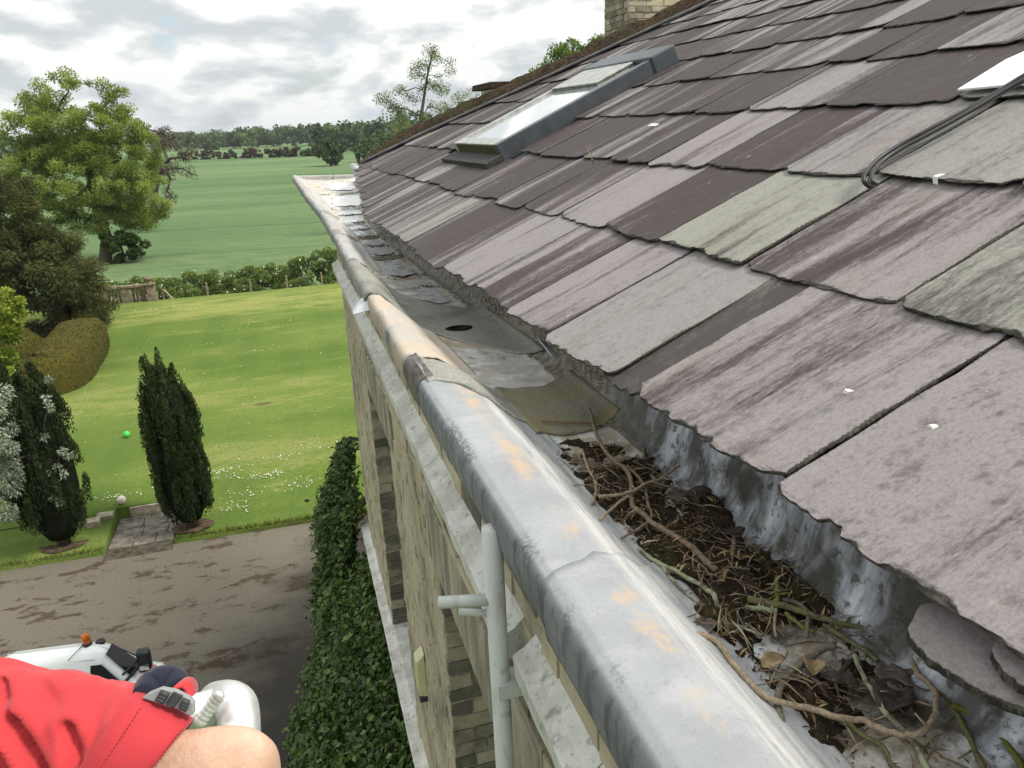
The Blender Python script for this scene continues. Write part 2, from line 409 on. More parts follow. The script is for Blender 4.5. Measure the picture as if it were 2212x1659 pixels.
for ci in range(len(courses) - 1):
    g = courses[ci + 1] - courses[ci]
    us, cs = fixed.get(ci, ([], []))
    us = list(us); cs = list(cs)
    if not us: us = [0.2 + 0.35 * ci * 0.5 + rg.uniform(0, .2)]
    umax = hip_u(courses[ci] + 0.1)
    while us[-1] < umax + 0.3:
        wd = rg.uniform(0.30, 0.52) * (1.0 if ci < 6 else 0.9)
        us.append(us[-1] + wd)
        b = rg.choice([.08, .12, .15, .18, .22, .28, .35, .5, .68])
        cs.append((b, rg.choice([0, 0, .05, .15, .35]), rg.uniform(.1, .4)))
    for k in range(len(us) - 1):
        u0, u1 = us[k], us[k + 1]; uc = (u0 + u1) / 2
        v0 = courses[ci] + 0.04; vend = v0 + g + 0.15
        ve = eave_v(uc)
        if ci == 0: v0 = ve
        elif v0 < ve - 0.12: continue
        elif v0 < ve: v0 = ve
        hu = hip_u(v0 + 0.2)
        if u0 > hu - 0.05: continue
        u1 = min(u1, hu + 0.05); uc = (u0 + u1) / 2
        # roof window opening
        if u1 > SKY_U0 - 0.02 and u0 < SKY_U1 + 0.02 and v0 + g > SKY_V0 and v0 < SKY_V1:
            if v0 < SKY_V0: vend = min(vend, SKY_V0 + 0.02)
            elif u0 < SKY_U0 - 0.12: u1 = SKY_U0 - 0.01; uc = (u0 + u1) / 2
            elif u1 > SKY_U1 + 0.12: u0 = SKY_U1 + 0.01; uc = (u0 + u1) / 2
            else: continue
        gapw = rg.uniform(0.003, 0.010)
        if ci == 0 and abs(us[k] - 1.60) < 1e-6:
            u0 += 0.125; uc = (u0 + u1) / 2     # slipped slate leaves a gap that shows the slate beneath
            vs, fs, ed = slate_mesh(0.30, 0.62, 0.008, 1, rg); o = obj('slate', vs, fs, MSLATE, roof, False, {'edge': ed}); o.matrix_basis = roofmat(1.66, v0 + .005, 0.004, 0, 0); o.color = (.22, .6, .5, 1)
        w = u1 - u0 - gapw
        if w < 0.06: continue
        dist = roofpt(uc, v0).length if False else (roofpt(uc, v0) - Vector((0, 0, EYE))).length
        near = 2 if dist < 2.6 else (1 if dist < 5.5 else 0)
        t = rg.uniform(0.0055, 0.0095)
        dv = rg.uniform(-0.012, 0.012) if ci else rg.uniform(-0.006, 0.010)
        if ci > 0 and rg.random() < 0.12: dv -= 0.03
        L = vend - (v0 + dv)
        vs, fs, ed = slate_mesh(w, L, t, near, rg)
        o = obj('slate', vs, fs, MSLATE, roof, False, {'edge': ed})
        lift = rg.uniform(0.015, 0.023)
        o.matrix_basis = roofmat(uc, v0 + dv, lift, -(lift - 0.002) / max(L, 0.3), rg.uniform(-0.012, 0.012))
        c = cs[k]; o.color = (c[0], c[1], c[2], 1)
        slates.append(o)
print('slates', len(slates))
# pieces of slate below the eaves course
def shard(poly, zf, t, name, mat, parent, col=(.6, .1, .3, 1)):
    top = [zf(p) for p in poly]; c = sum(top, Vector()) / len(top)
    n = len(top); vs = []; ed = []
    for q in top: vs.append(q - c + Vector((0, 0, -t))); ed.append(1)
    for q in top: vs.append(q - c + Vector((0, 0, -t * .4))); ed.append(1)
    for q in top: vs.append((q - c) * 0.975); ed.append(0.3)
    for q in top: vs.append((q - c) * 0.94 + Vector((0, 0, 0.0005))); ed.append(0)
    fs = [tuple(range(n))[::-1]] + [(r * n + i, r * n + (i + 1) % n, (r + 1) * n + (i + 1) % n, (r + 1) * n + i) for r in range(3) for i in range(n)] + [tuple(3 * n + i for i in range(n))]
    o = obj(name, vs, fs, mat, parent, False, {'edge': ed}); o.location = c; o.color = col
    return o
def jag(poly, n=5, a=6):
    out = []
    for i in range(len(poly)):
        p, q = poly[i], poly[(i + 1) % len(poly)]
        for k in range(n):
            t = k / n; out.append((lerp(p[0], q[0], t) + rg.uniform(-a, a), lerp(p[1], q[1], t) + rg.uniform(-a, a)))
    return out
def roofz(h):
    def f(p):
        u, v = roofhit(Z7(*p), h); return roofpt(u, v, h)
    return f
for poly, h, c in (([(2260, 1360), (2100, 1310), (1950, 1230), (1800, 1130), (1715, 1050), (1700, 990), (1755, 890), (2000, 860), (2330, 1000)], -0.030, (.85, .1, .5, 1)),
                   ([(2330, 1290), (2190, 1240), (2110, 1170), (2065, 1090), (2110, 1020), (2330, 930)], -0.004, (.8, .05, .5, 1))):
    o = shard(jag(poly, 4, 5)[::-1], roofz(h), 0.014, 'slate', MSLATE, roof, c)

# ---- mossy hip with lead roll, and the far slope behind it
def hip_mat():
    m = Mat('mossy_hip', 0.95, 0.1)
    p = m.pos(); f = m.noise(p, 22, 6, 0.7); f2 = m.noise(p, 6, 3)
    c = m.ramp(f, [(0.3, (0.018, 0.014, 0.010)), (0.5, (0.050, 0.036, 0.026)), (0.62, (0.085, 0.062, 0.030)), (0.8, (0.12, 0.095, 0.075))])
    m.set('Base Color', m.mix(m.mask(f2, 0.55, 0.7), c, (0.060, 0.052, 0.022))); m.bump(f, 1.0, 0.04); return m.m
MHIP = hip_mat()
vs = []; fs = []; NU, NW = 90, 8
for i in range(NU + 1):
    v = lerp(0.62, 5.6, i / NU); u = hip_u(v)
    for k in range(NW + 1):
        a = k / NW; off = lerp(-0.24, 0.28, a); tp = min(1, max(.05, (v - .60) / .5))
        h = (0.095 * sin(pi * a) + 0.035 * fbm(v * 5, a * 3, 2.2) + 0.02 * nz(v * 22, a * 9)) * tp + 0.030
        q = roofpt(u + off - 0.04 + 0.05 * nz(v * 6, 4.0), v, h - max(0, off - 0.10) * 0.45)
        vs.append(q)
for i in range(NU):
    for k in range(NW):
        a = i * (NW + 1) + k; fs.append((a, a + 1, a + NW + 2, a + NW + 1))
hip = obj('hip_ridge', vs, fs, MHIP, house, True)
tag(hip, 'dark moss covered hip of the slate roof')
# far slope going down behind the hip
farq = []
for v in (0.75, 5.6): farq.append(roofpt(hip_u(v) + 0.12, v, -0.02))
dn = Vector((0.0, 1.0, -0.75)).normalized()
obj('far_slope', [farq[0], farq[1], farq[1] + dn * 5 + Vector((1, 0, 0)), farq[0] + dn * .5], [(0, 1, 2, 3)], MDECK, house)
# crease strip of lead along the hip (visible side)
MLEADROLL = simple('lead_roll', (0.33, 0.34, 0.36), 0.5, 0.4, var=0.25, scale=14, bump=0.3)
mb = MB(); pts = []
for i in range(40):
    v = lerp(0.62, 5.2, i / 39); pts.append(roofpt(hip_u(v) - 0.30 + 0.01 * nz(v * 4), v, 0.045))
mb.tube(pts, 0.016, 6)
mb.build('hip_lead', simple('dull_lead', (0.12, 0.12, 0.125), 0.6, 0.3, var=.3, scale=9), house, True)
mb = MB()
tip = onz((768, 366), EYE - 0.40); tip = ony((768, 366), 10.0)
mb.tube([ony((762, 357), 9.6), ony((766, 363), 9.45), ony((776, 372), 9.3), ony((792, 384), 9.1)], [0.03, 0.05, 0.052, 0.045], 10)
tag(mb.build('hip_finial', MLEADROLL, house, True), 'pale lead roll end at the foot of the hip')
# ---- parapet gutter ----------------------------------------------------------------
GY =  [-0.6, 1.0, 2.0, 3.0, 4.0, 5.1, 6.26, 7.46, 8.9, 10.0, 11.45]
G_CX = [0.385, 0.380, 0.370, 0.362, 0.360, 0.366, 0.360, 0.340, 0.274, 0.242, 0.193]     # outer corner of coping
G_CZ = [-.795, -.795, -.795, -.797, -.800, -.810, -.768, -.724, -.672, -.632, -.580]
G_FX = [0.632, 0.632, 0.632, 0.612, 0.572, 0.570, 0.550, 0.500, 0.450, 0.420, 0.360]     # foot of inner slope
G_FZ = [-.897, -.897, -.897, -.905, -.918, -.905, -.850, -.800, -.742, -.695, -.640]
G_UX = [0.905, 0.905, 0.912, 0.915, 0.897, 0.842, 0.750, 0.750, 0.930, 0.990, 1.070]     # foot of upstand
WALLX = 0.44
def prof(y):
    cx, cz, fx, fz, ux = (interp(y, GY, a) for a in (G_CX, G_CZ, G_FX, G_FZ, G_UX))
    st = 0.0
    for s, d in ((5.55, .012), (6.35, .014), (7.1, .014), (8.15, .014), (9.45, .014)):
        st += 0.0
    dpt = cz - fz; w = fx - cx
    lip = 0.105 if y < 5.0 else 0.07
    ff = interp(y, [2.3, 2.9], [.52, .34]); fk = interp(y, [2.3, 2.9], [0, 1])
    P = [(cx - 0.006, cz - lip), (cx - 0.012, cz - lip * .55), (cx - 0.011, cz - 0.020), (cx - 0.001, cz - 0.004), (cx + 0.014, cz + 0.003),
         (cx + w * ff * .65, cz + 0.002), (cx + w * ff, cz - 0.006), (cx + w * lerp(ff, 1, .30), cz - dpt * lerp(.26, .40, fk)), (cx + w * lerp(ff, 1, .66), cz - dpt * lerp(.64, .76, fk)), (fx, fz + dpt * .13),
         (lerp(fx, ux, .15), fz + .004), (lerp(fx, ux, .45), fz - 0.004), (lerp(fx, ux, .78), fz + .003), (ux - .012, fz + 0.022), (ux + 0.010, fz + 0.06), (ux + 0.024, fz + 0.14)]
    top = RZ - EYE + (ux + 0.04 - RX0 + y * sin(RA)) * math.tan(RP) - 0.03
    P.append((ux + 0.04, max(fz + 0.16, top)))
    return P
PT = [0, .05, .10, .125, .16, .27, .38, .44, .51, .58, .62, .71, .80, .84, .88, .94, 1.0]
def gpt(y, t, h=0.0):
    P = prof(y); x = interp(t, PT, [p[0] for p in P]); z = interp(t, PT, [p[1] for p in P])
    if h:
        x2 = interp(min(t + .02, 1), PT, [p[0] for p in P]); z2 = interp(min(t + .02, 1), PT, [p[1] for p in P])
        x1 = interp(max(t - .02, 0), PT, [p[0] for p in P]); z1 = interp(max(t - .02, 0), PT, [p[1] for p in P])
        d = Vector((x2 - x1, z2 - z1)).normalized(); x -= d.y * h; z += d.x * h
    return Vector((x, y, z + EYE))
def sheet(name, y0, y1, t0, t1, h, mat, parent, ny=40, nt=40, dent=0.003, thick=0.004, label=None, edgew=0.0, seed=0.0):
    """sheet laid over the gutter profile; y0 / y1 may be functions of t"""
    f0 = y0 if callable(y0) else (lambda t: y0); f1 = y1 if callable(y1) else (lambda t: y1)
    vs = []; ta = []; fs = []
    for i in range(nt + 1):
        t = lerp(t0, t1, i / nt); a, b = f0(t), f1(t)
        for j in range(ny + 1):
            y = lerp(a, b, j / ny)
            if j in (0, ny): y += edgew * nz(t * 14, y + seed)
            d = dent * (1.8 * fbm(y * 2.0 + seed, t * 5, 1.3, 2) + 0.35 * fbm(y * 8, t * 16 + seed, 4.0))
            tt = t
            q = gpt(y, tt, h + d)
            if i == 0: q.z += 0.012 * nz(y * 5 + seed, 2.0) + 0.006 * nz(y * 17, seed)
            vs.append(q); ta.append(t)
    n0 = len(vs)
    for i in range(nt):
        for j in range(ny):
            a = i * (ny + 1) + j; fs.append((a, a + ny + 1, a + ny + 2, a + 1))
    # underside rim
    rim = [j for j in range(ny + 1)] + [i * (ny + 1) + ny for i in range(1, nt + 1)] + [nt * (ny + 1) + j for j in range(ny - 1, -1, -1)] + [i * (ny + 1) for i in range(nt - 1, 0, -1)]
    for q in rim:
        i, j = divmod(q, ny + 1); y = vs[q].y; t = ta[q]
        vs.append(gpt(y, t, h - thick)); ta.append(t)
    nr = len(rim)
    for k in range(nr): fs.append((rim[k], rim[(k + 1) % nr], n0 + (k + 1) % nr, n0 + k))
    o = obj(name, vs, fs, mat, parent, True, {'tt': ta})
    if label: o['label'] = label
    return o

def lead_mat(name, base=(0.305, 0.315, 0.33), peach=0.0, beige=0.0, dirty=0.3, white=0.5):
    m = Mat(name, 0.6, 0.22)
    p = m.pos(); t = m.attr('tt'); n1 = m.noise(p, 4.0, 6, 0.6); n2 = m.noise(p, 17.0, 7, 0.65); n3 = m.noise(p, 70.0, 4, 0.6)
    sy = m.sep(p)
    run = m.noise(m.mapping(m.comb(sy[1], t, sy[2]), (11, 3, 2)), 1.0, 6, 0.60)          # rain runs across the slope
    fine = m.noise(p, 130.0, 5, 0.75)
    c = m.mix(m.mask(n1, 0.35, 0.68), tuple(x * 0.86 for x in base), tuple(min(1, x * 1.08) for x in base))
    # whitened wash on the inner slope, brushed along the fall
    slope = m.mask(t, 0.36, 0.42)
    wash = m.noise(m.mapping(m.comb(sy[1], t, sy[2]), (5, 30, 2), None, (0, 0, 0.35)), 1.0, 7, 0.68)
    c = m.mix(m.math('MULTIPLY', slope, m.math('MULTIPLY', m.mask(wash, 0.34, 0.62), white + .35)), c, (0.53, 0.52, 0.495))
    c = m.mix(m.math('MULTIPLY', m.mask(run, 0.54, 0.64), white * .5), c, (0.44, 0.44, 0.435))
    # drip face: its shade painted in as darker grey, plus dark runs
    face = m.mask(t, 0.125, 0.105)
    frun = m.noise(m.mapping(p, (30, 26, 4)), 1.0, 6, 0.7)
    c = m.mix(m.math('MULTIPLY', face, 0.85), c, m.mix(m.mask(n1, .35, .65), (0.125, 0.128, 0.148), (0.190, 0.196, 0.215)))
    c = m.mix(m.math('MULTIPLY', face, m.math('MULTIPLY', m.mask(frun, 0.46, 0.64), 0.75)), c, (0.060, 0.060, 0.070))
    nose = m.math('MULTIPLY', m.mask(t, 0.095, 0.12), m.mask(t, 0.19, 0.13))
    c = m.mix(m.math('MULTIPLY', nose, m.math('MULTIPLY', m.mask(n1, 0.48, 0.60), m.mask(fine, 0.40, 0.58))), c, (0.075, 0.076, 0.082))
    c = m.mix(m.math('MULTIPLY', m.mask(n2, 0.60, 0.74), dirty), c, (0.12, 0.125, 0.13))
    c = m.mix(m.math('MULTIPLY', m.mask(fine, 0.52, 0.70), 0.38), c, (0.15, 0.15, 0.15))
    if peach:
        band = m.math('MULTIPLY', m.mask(t, 0.24, 0.28), m.mask(t, 0.40, 0.34))
        pm = m.mask(m.math('ADD', m.noise(m.mapping(p, (3, 2.2, 3)), 2.2, 7, 0.75), m.math('MULTIPLY', fine, 0.20)), 0.55, 0.68)
        c = m.mix(m.math('MULTIPLY', m.math('MULTIPLY', band, pm), peach), c, (0.43, 0.335, 0.245))
    if beige:
        bm = m.mask(m.noise(p, 3.1, 5, 0.6), 0.36, 0.56)
        c = m.mix(m.math('MULTIPLY', bm, beige), c, (0.50, 0.40, 0.29))
    c = m.mix(m.math('MULTIPLY', m.mask(n3, 0.62, 0.72), 0.35), c, (0.16, 0.15, 0.14))
    m.set('Base Color', c); m.set('Roughness', m.math('ADD', m.math('MULTIPLY', n2, 0.3), 0.46))
    m.bump(m.math('ADD', m.math('MULTIPLY', n2, .35), m.math('MULTIPLY', fine, 0.25)), 0.4, 0.006)
    return m.m
def felt_mat(name, c0, c1, moss=0.0):
    m = Mat(name, 0.95, 0.12); p = m.pos()
    v = m.voronoi(p, 330.0, o='Color'); vs = m.N('ShaderNodeSeparateColor'); m.l.new(v, vs.inputs[0])
    n = m.noise(p, 3.2, 5, 0.6); c = m.mix(vs.outputs[0], c0, c1)
    c = m.mix(m.math('MULTIPLY', m.mask(n, 0.45, 0.65), 0.5), c, tuple(x * 0.6 for x in c0))
    if moss: c = m.mix(m.math('MULTIPLY', m.mask(m.noise(p, 5.5, 5, 0.65), 0.42, 0.58), moss), c, (0.23, 0.19, 0.06))
    m.set('Base Color', c); m.bump(m.math('ADD', vs.outputs[1], m.math('MULTIPLY', n, 2.0)), 0.5, 0.004); return m.m
def floor_mat():
    m = Mat('gutter_floor_lead', 0.45, 0.4); p = m.pos(); n1 = m.noise(p, 3.0, 6, 0.62); n2 = m.noise(p, 12, 7, 0.7); n3 = m.noise(p, 60, 4)
    c = m.mix(m.mask(n1, 0.38, 0.58), (0.44, 0.38, 0.295), (0.50, 0.485, 0.455))
    c = m.mix(m.mask(n2, 0.51, 0.60), c, (0.64, 0.65, 0.65))
    c = m.mix(m.math('MULTIPLY', m.mask(n2, 0.46, 0.36), 0.8), c, (0.24, 0.20, 0.15))
    c = m.mix(m.math('MULTIPLY', m.mask(n3, 0.60, 0.70), 0.6), c, (0.12, 0.10, 0.075))
    nearf = m.mask(m.sep(p)[1], 2.0, 1.75)
    c = m.mix(m.math('MULTIPLY', nearf, m.mask(m.noise(p, 8.0, 7, .75), 0.34, 0.60)), c, (0.085, 0.070, 0.050))
    m.set('Base Color', c); m.set('Roughness', m.math('ADD', m.math('MULTIPLY', n2, 0.5), 0.15)); m.bump(n2, 0.3, 0.008); return m.m
def upstand_mat():
    m = Mat('upstand_lead', 0.6, 0.3); p = m.pos(); t = m.attr('tt'); sy = m.sep(p)
    run = m.noise(m.mapping(p, (8, 12, 3.0)), 1.0, 6, 0.62); n2 = m.noise(p, 26, 7, 0.7); n1 = m.noise(p, 4.5, 4)
    c = m.mix(m.mask(run, 0.40, 0.62), (0.085, 0.085, 0.08), (0.40, 0.43, 0.47))
    c = m.mix(m.math('MULTIPLY', m.mask(run, 0.56, 0.66), 0.8), c, (0.62, 0.66, 0.70))
    c = m.mix(m.mask(n1, 0.50, 0.62), c, (0.055, 0.056, 0.046))
    c = m.mix(m.math('MULTIPLY', m.mask(n2, 0.52, 0.6), 0.75), c, (0.040, 0.038, 0.022))
    # damp dirt on the far stretch
    farm = m.mask(m.math('ADD', sy[1], m.math('MULTIPLY', n1, 0.8)), 2.15, 2.6)
    c = m.mix(farm, c, m.mix(m.mask(n2, 0.40, 0.6), (0.105, 0.094, 0.066), (0.26, 0.245, 0.21)))
    m.set('Base Color', c); m.bump(m.math('ADD', n2, run), 0.5, 0.010); return m.m
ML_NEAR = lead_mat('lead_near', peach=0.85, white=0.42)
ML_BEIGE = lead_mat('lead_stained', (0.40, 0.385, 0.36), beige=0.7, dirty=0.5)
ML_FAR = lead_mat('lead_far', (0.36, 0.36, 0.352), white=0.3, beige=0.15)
MFELT = felt_mat('mineral_felt', (0.18, 0.175, 0.155), (0.38, 0.375, 0.335))
MFELTG = felt_mat('mineral_felt_mossy', (0.15, 0.14, 0.105), (0.29, 0.275, 0.215), 0.45)
MFLOOR = floor_mat(); MUP = upstand_mat()

gutter = sheet('gutter', -0.6, 11.4, 0.50, 0.83, 0.0, MFLOOR, house, 220, 24, 0.003, 0.02)
sheet('upstand', -0.6, 10.6, 0.815, 1.0, 0.003, MUP, gutter, 200, 16, 0.006, 0.006)
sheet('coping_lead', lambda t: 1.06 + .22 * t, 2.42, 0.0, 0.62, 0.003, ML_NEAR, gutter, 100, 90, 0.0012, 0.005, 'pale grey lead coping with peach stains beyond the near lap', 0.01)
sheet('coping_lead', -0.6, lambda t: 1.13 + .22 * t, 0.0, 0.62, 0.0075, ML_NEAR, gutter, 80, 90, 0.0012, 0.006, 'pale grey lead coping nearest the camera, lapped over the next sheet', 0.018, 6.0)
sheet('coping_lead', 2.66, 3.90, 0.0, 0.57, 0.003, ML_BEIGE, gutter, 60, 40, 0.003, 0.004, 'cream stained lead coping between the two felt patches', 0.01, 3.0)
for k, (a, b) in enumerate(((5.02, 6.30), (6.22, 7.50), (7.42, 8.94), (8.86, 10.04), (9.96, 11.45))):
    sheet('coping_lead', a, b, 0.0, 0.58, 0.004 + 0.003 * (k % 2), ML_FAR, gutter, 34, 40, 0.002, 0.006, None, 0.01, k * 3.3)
for k, y in enumerate((6.26, 7.46, 8.9, 10.0)):
    sheet('felt_strip', y - 0.12, y + 0.10, 0.10, 0.55, 0.008, MFELT if k < 2 else ML_BEIGE, gutter, 8, 24, 0.002, 0.008, None, 0.02, k * 2.0)
# felt repairs
sheet('felt_patch', lambda t: 3.84 + max(0, .3 - t) * 0.3 - max(0, t - .30) * 1.9, lambda t: 5.12 - max(0, t - .25) * 2.4, 0.03, 0.87, 0.010, MFELT, gutter, 50, 50, 0.004, 0.007, 'grey mineral felt patch around the outlet hole', 0.02, 1.0)
f2a = lambda t: 2.36 - max(0, t - .2) * 0.62
f2b = lambda t: 2.64 - max(0, t - .2) * 0.50
sheet('felt_patch', f2a, f2b, 0.16, 0.60, 0.011, MFELT, gutter, 24, 40, 0.003, 0.007, 'narrow grey felt strip running down the gutter slope', 0.02, 5.0)
sheet('felt_patch', lambda t: f2a(.595) - .10, lambda t: f2b(.595) + .02, 0.585, 0.87, 0.012, MFELTG, gutter, 24, 24, 0.003, 0.007, 'mossy yellow felt patch on the gutter floor', 0.03, 5.5)
sheet('torn_flashing', 2.40, 2.68, 0.0, 0.20, 0.007, simple('torn_lead', (0.10, 0.085, 0.08), 0.6, 0.4, var=.5, scale=18, bump=.6, bdist=.01), gutter, 20, 20, 0.012, 0.006, 'torn dark flashing between two lead coping sheets', 0.03, 9.0)
# outlet hole: a dark sunk cup
mb = MB(); hc = gpt(3.42, 0.69, 0.012)
mb.lathe([(0.052, 0.002), (0.042, 0.004), (0.036, 0.0), (0.032, -0.004), (0.022, -0.006)], 18, Matrix.Translation(hc) @ Matrix.Scale(1.25, 4, Vector((1, 0, 0))))
tag(mb.build('outlet', simple('outlet_dark', (0.012, 0.011, 0.009), 0.9, 0.1), gutter, True), 'dark round rainwater outlet hole in the gutter')
# far end return of the coping
mb = MB()
e0 = gpt(11.42, 0.13); e1 = Vector((1.15, 11.15, e0.z - 0.02))
d = (e1 - e0).normalized(); side = Vector((-d.y, d.x, 0))
for a, b in ((0.0, 0.55), (0.57, 1.0)):
    p, q = e0.lerp(e1, a), e0.lerp(e1, b)
    mb.add([p - side * .07 + Vector((0, 0, -.07)), p - side * .06, p + side * .06, p + side * .07 + Vector((0, 0, -.1)), q - side * .07 + Vector((0, 0, -.07)), q - side * .06, q + side * .06, q + side * .07 + Vector((0, 0, -.1))],
           [(0, 1, 5, 4), (1, 2, 6, 5), (2, 3, 7, 6), (3, 2, 1, 0), (4, 5, 6, 7), (0, 4, 7, 3)])
o = mb.build('coping_return', ML_FAR, gutter, False, {'tt': [.2] * len(mb.v)}); bevel(o, 0.01)
# drips: low rolls across the gutter floor
for k, y in enumerate((5.5, 6.35, 7.1, 8.15, 9.45)):
    sheet('drip_roll', y - 0.05, y + 0.05, 0.58, 0.82, 0.012, MFELTG if k < 2 else MFLOOR, gutter, 4, 14, 0.003, 0.014, None, 0.03, k)
# trough underside beyond the wall end
mb = MB()
ys = np.linspace(5.0, 11.4, 14)
sec = [[Vector((prof(y)[0][0] + .02, y, prof(y)[0][1] + EYE + .006)), Vector((prof(y)[0][0] + .10, y, prof(y)[9][1] + EYE - .035)), Vector((prof(y)[13][0] + .3, y, prof(y)[9][1] + EYE - .035))] for y in ys]
vs = [v for s in sec for v in s]; fs = []
for i in range(len(sec) - 1):
    for k in range(2): a = i * 3 + k; fs.append((a, a + 3, a + 4, a + 1))
obj('soffit', vs, fs, simple('soffit_board', (0.25, 0.24, 0.21), 0.7), gutter)

# standing water
def puddle_mat():
    m = Mat('water', 0.03, 0.5); m.set('Base Color', m.mix(m.mask(m.noise(m.pos(), 14, 5, .65), .36, .50), (0.36, 0.34, 0.31), (0.58, 0.60, 0.61))); m.set('IOR', 1.33); m.set('Specular IOR Level', 1.0)
    m.bump(m.noise(m.pos(), 9.0, 2), 0.04, 0.01); return m.m
MWATER = puddle_mat()
# debris on the floor
def litter_mat():
    m = Mat('leaf_litter', 0.95, 0.15); p = m.pos(); n = m.noise(p, 45, 7, 0.7); n2 = m.noise(p, 150, 4, 0.6)
    c = m.ramp(n, [(0.28, (0.008, 0.007, 0.005)), (0.5, (0.030, 0.023, 0.014)), (0.64, (0.075, 0.055, 0.034)), (0.80, (0.15, 0.115, 0.075))])
    c = m.mix(m.math('MULTIPLY', m.mask(m.noise(p, 9, 4), 0.55, 0.68), 0.6), c, (0.050, 0.050, 0.014))
    m.set('Base Color', c); m.bump(m.math('ADD', n, n2), 0.9, 0.014); return m.m
MLIT = litter_mat()
# ---- walls -------------------------------------------------------------------------
def brick_mat(name='brick', buff=(0.44, 0.385, 0.265), grey=(0.29, 0.27, 0.215), soot=(0.055, 0.052, 0.046)):
    m = Mat(name, 0.9, 0.15); oc = m.pos(); rnd = m.info('Random'); cs = m.N('ShaderNodeSeparateColor'); m.l.new(m.info('Color'), cs.inputs[0])
    n1 = m.noise(oc, 14, 6, 0.65); n2 = m.noise(oc, 60, 5, 0.7); n0 = m.noise(oc, 1.7, 4, 0.6)
    c = m.mix(cs.outputs[0], buff, grey)
    c = m.mix(m.math('MULTIPLY', m.mask(n1, 0.40, 0.66), 0.8), c, tuple(x * 1.22 for x in buff))
    s = m.math('ADD', m.math('ADD', m.math('MULTIPLY', n1, 0.5), m.math('MULTIPLY', n0, 0.6)), m.math('MULTIPLY', cs.outputs[1], 0.35))
    c = m.mix(m.math('MULTIPLY', m.mask(s, 0.60, 0.90), 0.85), c, soot)
    c = m.mix(m.math('MULTIPLY', m.mask(n2, 0.58, 0.72), 0.5), c, (0.08, 0.075, 0.06))
    m.set('Base Color', c); m.bump(m.math('ADD', n1, m.math('MULTIPLY', n2, 0.6)), 0.7, 0.006); return m.m
MBRICK = brick_mat()
MMORTAR = simple('mortar', (0.36, 0.33, 0.26), 0.95, 0.1, var=.35, scale=25, bump=.4)
MRUBBLE = None
def ashlar_mat():
    m = Mat('tooled_stone', 0.9, 0.15); p = m.pos(); n1 = m.noise(m.mapping(p, (20, 9, 1.4)), 1.0, 7, 0.7); n2 = m.noise(p, 40, 5, 0.7); n0 = m.noise(p, 1.2, 3)
    c = m.mix(m.mask(n1, 0.42, 0.60), (0.17, 0.16, 0.125), (0.42, 0.385, 0.285)); c = m.mix(m.math('MULTIPLY', m.mask(n0, .45, .65), .5), c, (0.22, 0.20, 0.16))
    c = m.mix(m.math('MULTIPLY', m.mask(n2, .6, .7), .6), c, (.05, .048, .04)); m.set('Base Color', c); m.bump(m.math('ADD', n1, n2), .8, .008); return m.m
MASH = ashlar_mat()
def paintstone_mat():
    m = Mat('painted_stone', 0.75, 0.25); p = m.pos(); n1 = m.noise(p, 6, 6, 0.65); n2 = m.noise(p, 55, 5, 0.7); n3 = m.noise(p, 23, 4)
    c = m.mix(m.mask(n1, 0.40, 0.62), (0.44, 0.43, 0.385), (0.60, 0.595, 0.56)); c = m.mix(m.math('MULTIPLY', m.mask(n2, .56, .66), .55), c, (0.20, 0.185, 0.15))
    c = m.mix(m.math('MULTIPLY', m.mask(n3, .58, .70), .5), c, (0.10, 0.10, 0.07)); m.set('Base Color', c); m.bump(n2, .4, .004); return m.m
MPSTONE = paintstone_mat()
WALLX0 = 0.44; WEND = 7.40; TOPZ = EYE - 0.90; LINT = EYE - 1.80; SILLZ = EYE - 3.95; WDEPTH = 0.24
BH, BL = 0.0765, 0.235
openings = [(1.62, 2.83, SILLZ, LINT), (4.36, 5.55, SILLZ, LINT), (1.62, 2.83, 1.6, 4.2), (4.36, 5.55, 1.6, 4.2)]
# wall core (mortar), set 6 mm behind the brick faces, built round the window openings
mb = MB(); ycuts = [0.2, 1.62, 2.83, 4.36, 5.55, WEND]; zcuts = [0.0, 1.6, 4.2, SILLZ, LINT, EYE - 0.985]
for i in range(5):
    for k in range(5):
        if i in (1, 3) and k in (1, 3): continue
        mb.box(WALLX0 + 0.008, ycuts[i] + 0.0005 * k, zcuts[k], WALLX0 + 0.38 + 0.002 * i, ycuts[i + 1] + 0.0005 * k, zcuts[k + 1] + 0.0003)
mb.box(WALLX0 + 0.0085, 0.2, EYE - 0.986, WALLX0 + 0.06, WEND, TOPZ + 0.05)
# return wall and the set-back wall beyond the corner
mb.box(WALLX0 + 0.38, WEND - 0.3, 0, 3.2, WEND - 0.002, EYE - 1.0)
mb.box(2.6, WEND, 0, 2.9, 11.2, EYE - 0.9)
wall = mb.build('wall', MMORTAR, house)

def blocked(y0, y1, z0, z1):
    for a, b, c, d in openings:
        if y1 > a and y0 < b and z1 > c and z0 < d: return True
    return False
cand = []
nrow = int((TOPZ - 2.9) / BH)
for r in range(nrow):
    z1 = TOPZ + 0.05 - r * BH; z0 = z1 - BH
    if z1 > EYE - 1.17 - 0.005 and z0 < EYE - 1.17 and False: continue
    off = (r % 2) * BL / 2 + rg.uniform(-.02, .02); y = 0.25 - off
    while y < WEND - 0.02:
        l = BL * (0.5 if (r % 4 == 3 and rg.random() < .5) else 1.0) * rg.uniform(0.93, 1.07); y1 = min(y + l, WEND)
        parts = [(y, y1)]
        for a, b, c, d in openings:
            if z1 > c + .02 and z0 < d - .02:
                np_ = []
                for s, e in parts:
                    if e <= a or s >= b: np_.append((s, e))
                    else:
                        if s < a - .03: np_.append((s, a))
                        if e > b + .03: np_.append((b, e))
                parts = np_
        for s, e in parts:
            if e - s > .04 and e > 0.3: cand.append((s, e, z0, z1))
        y = y1
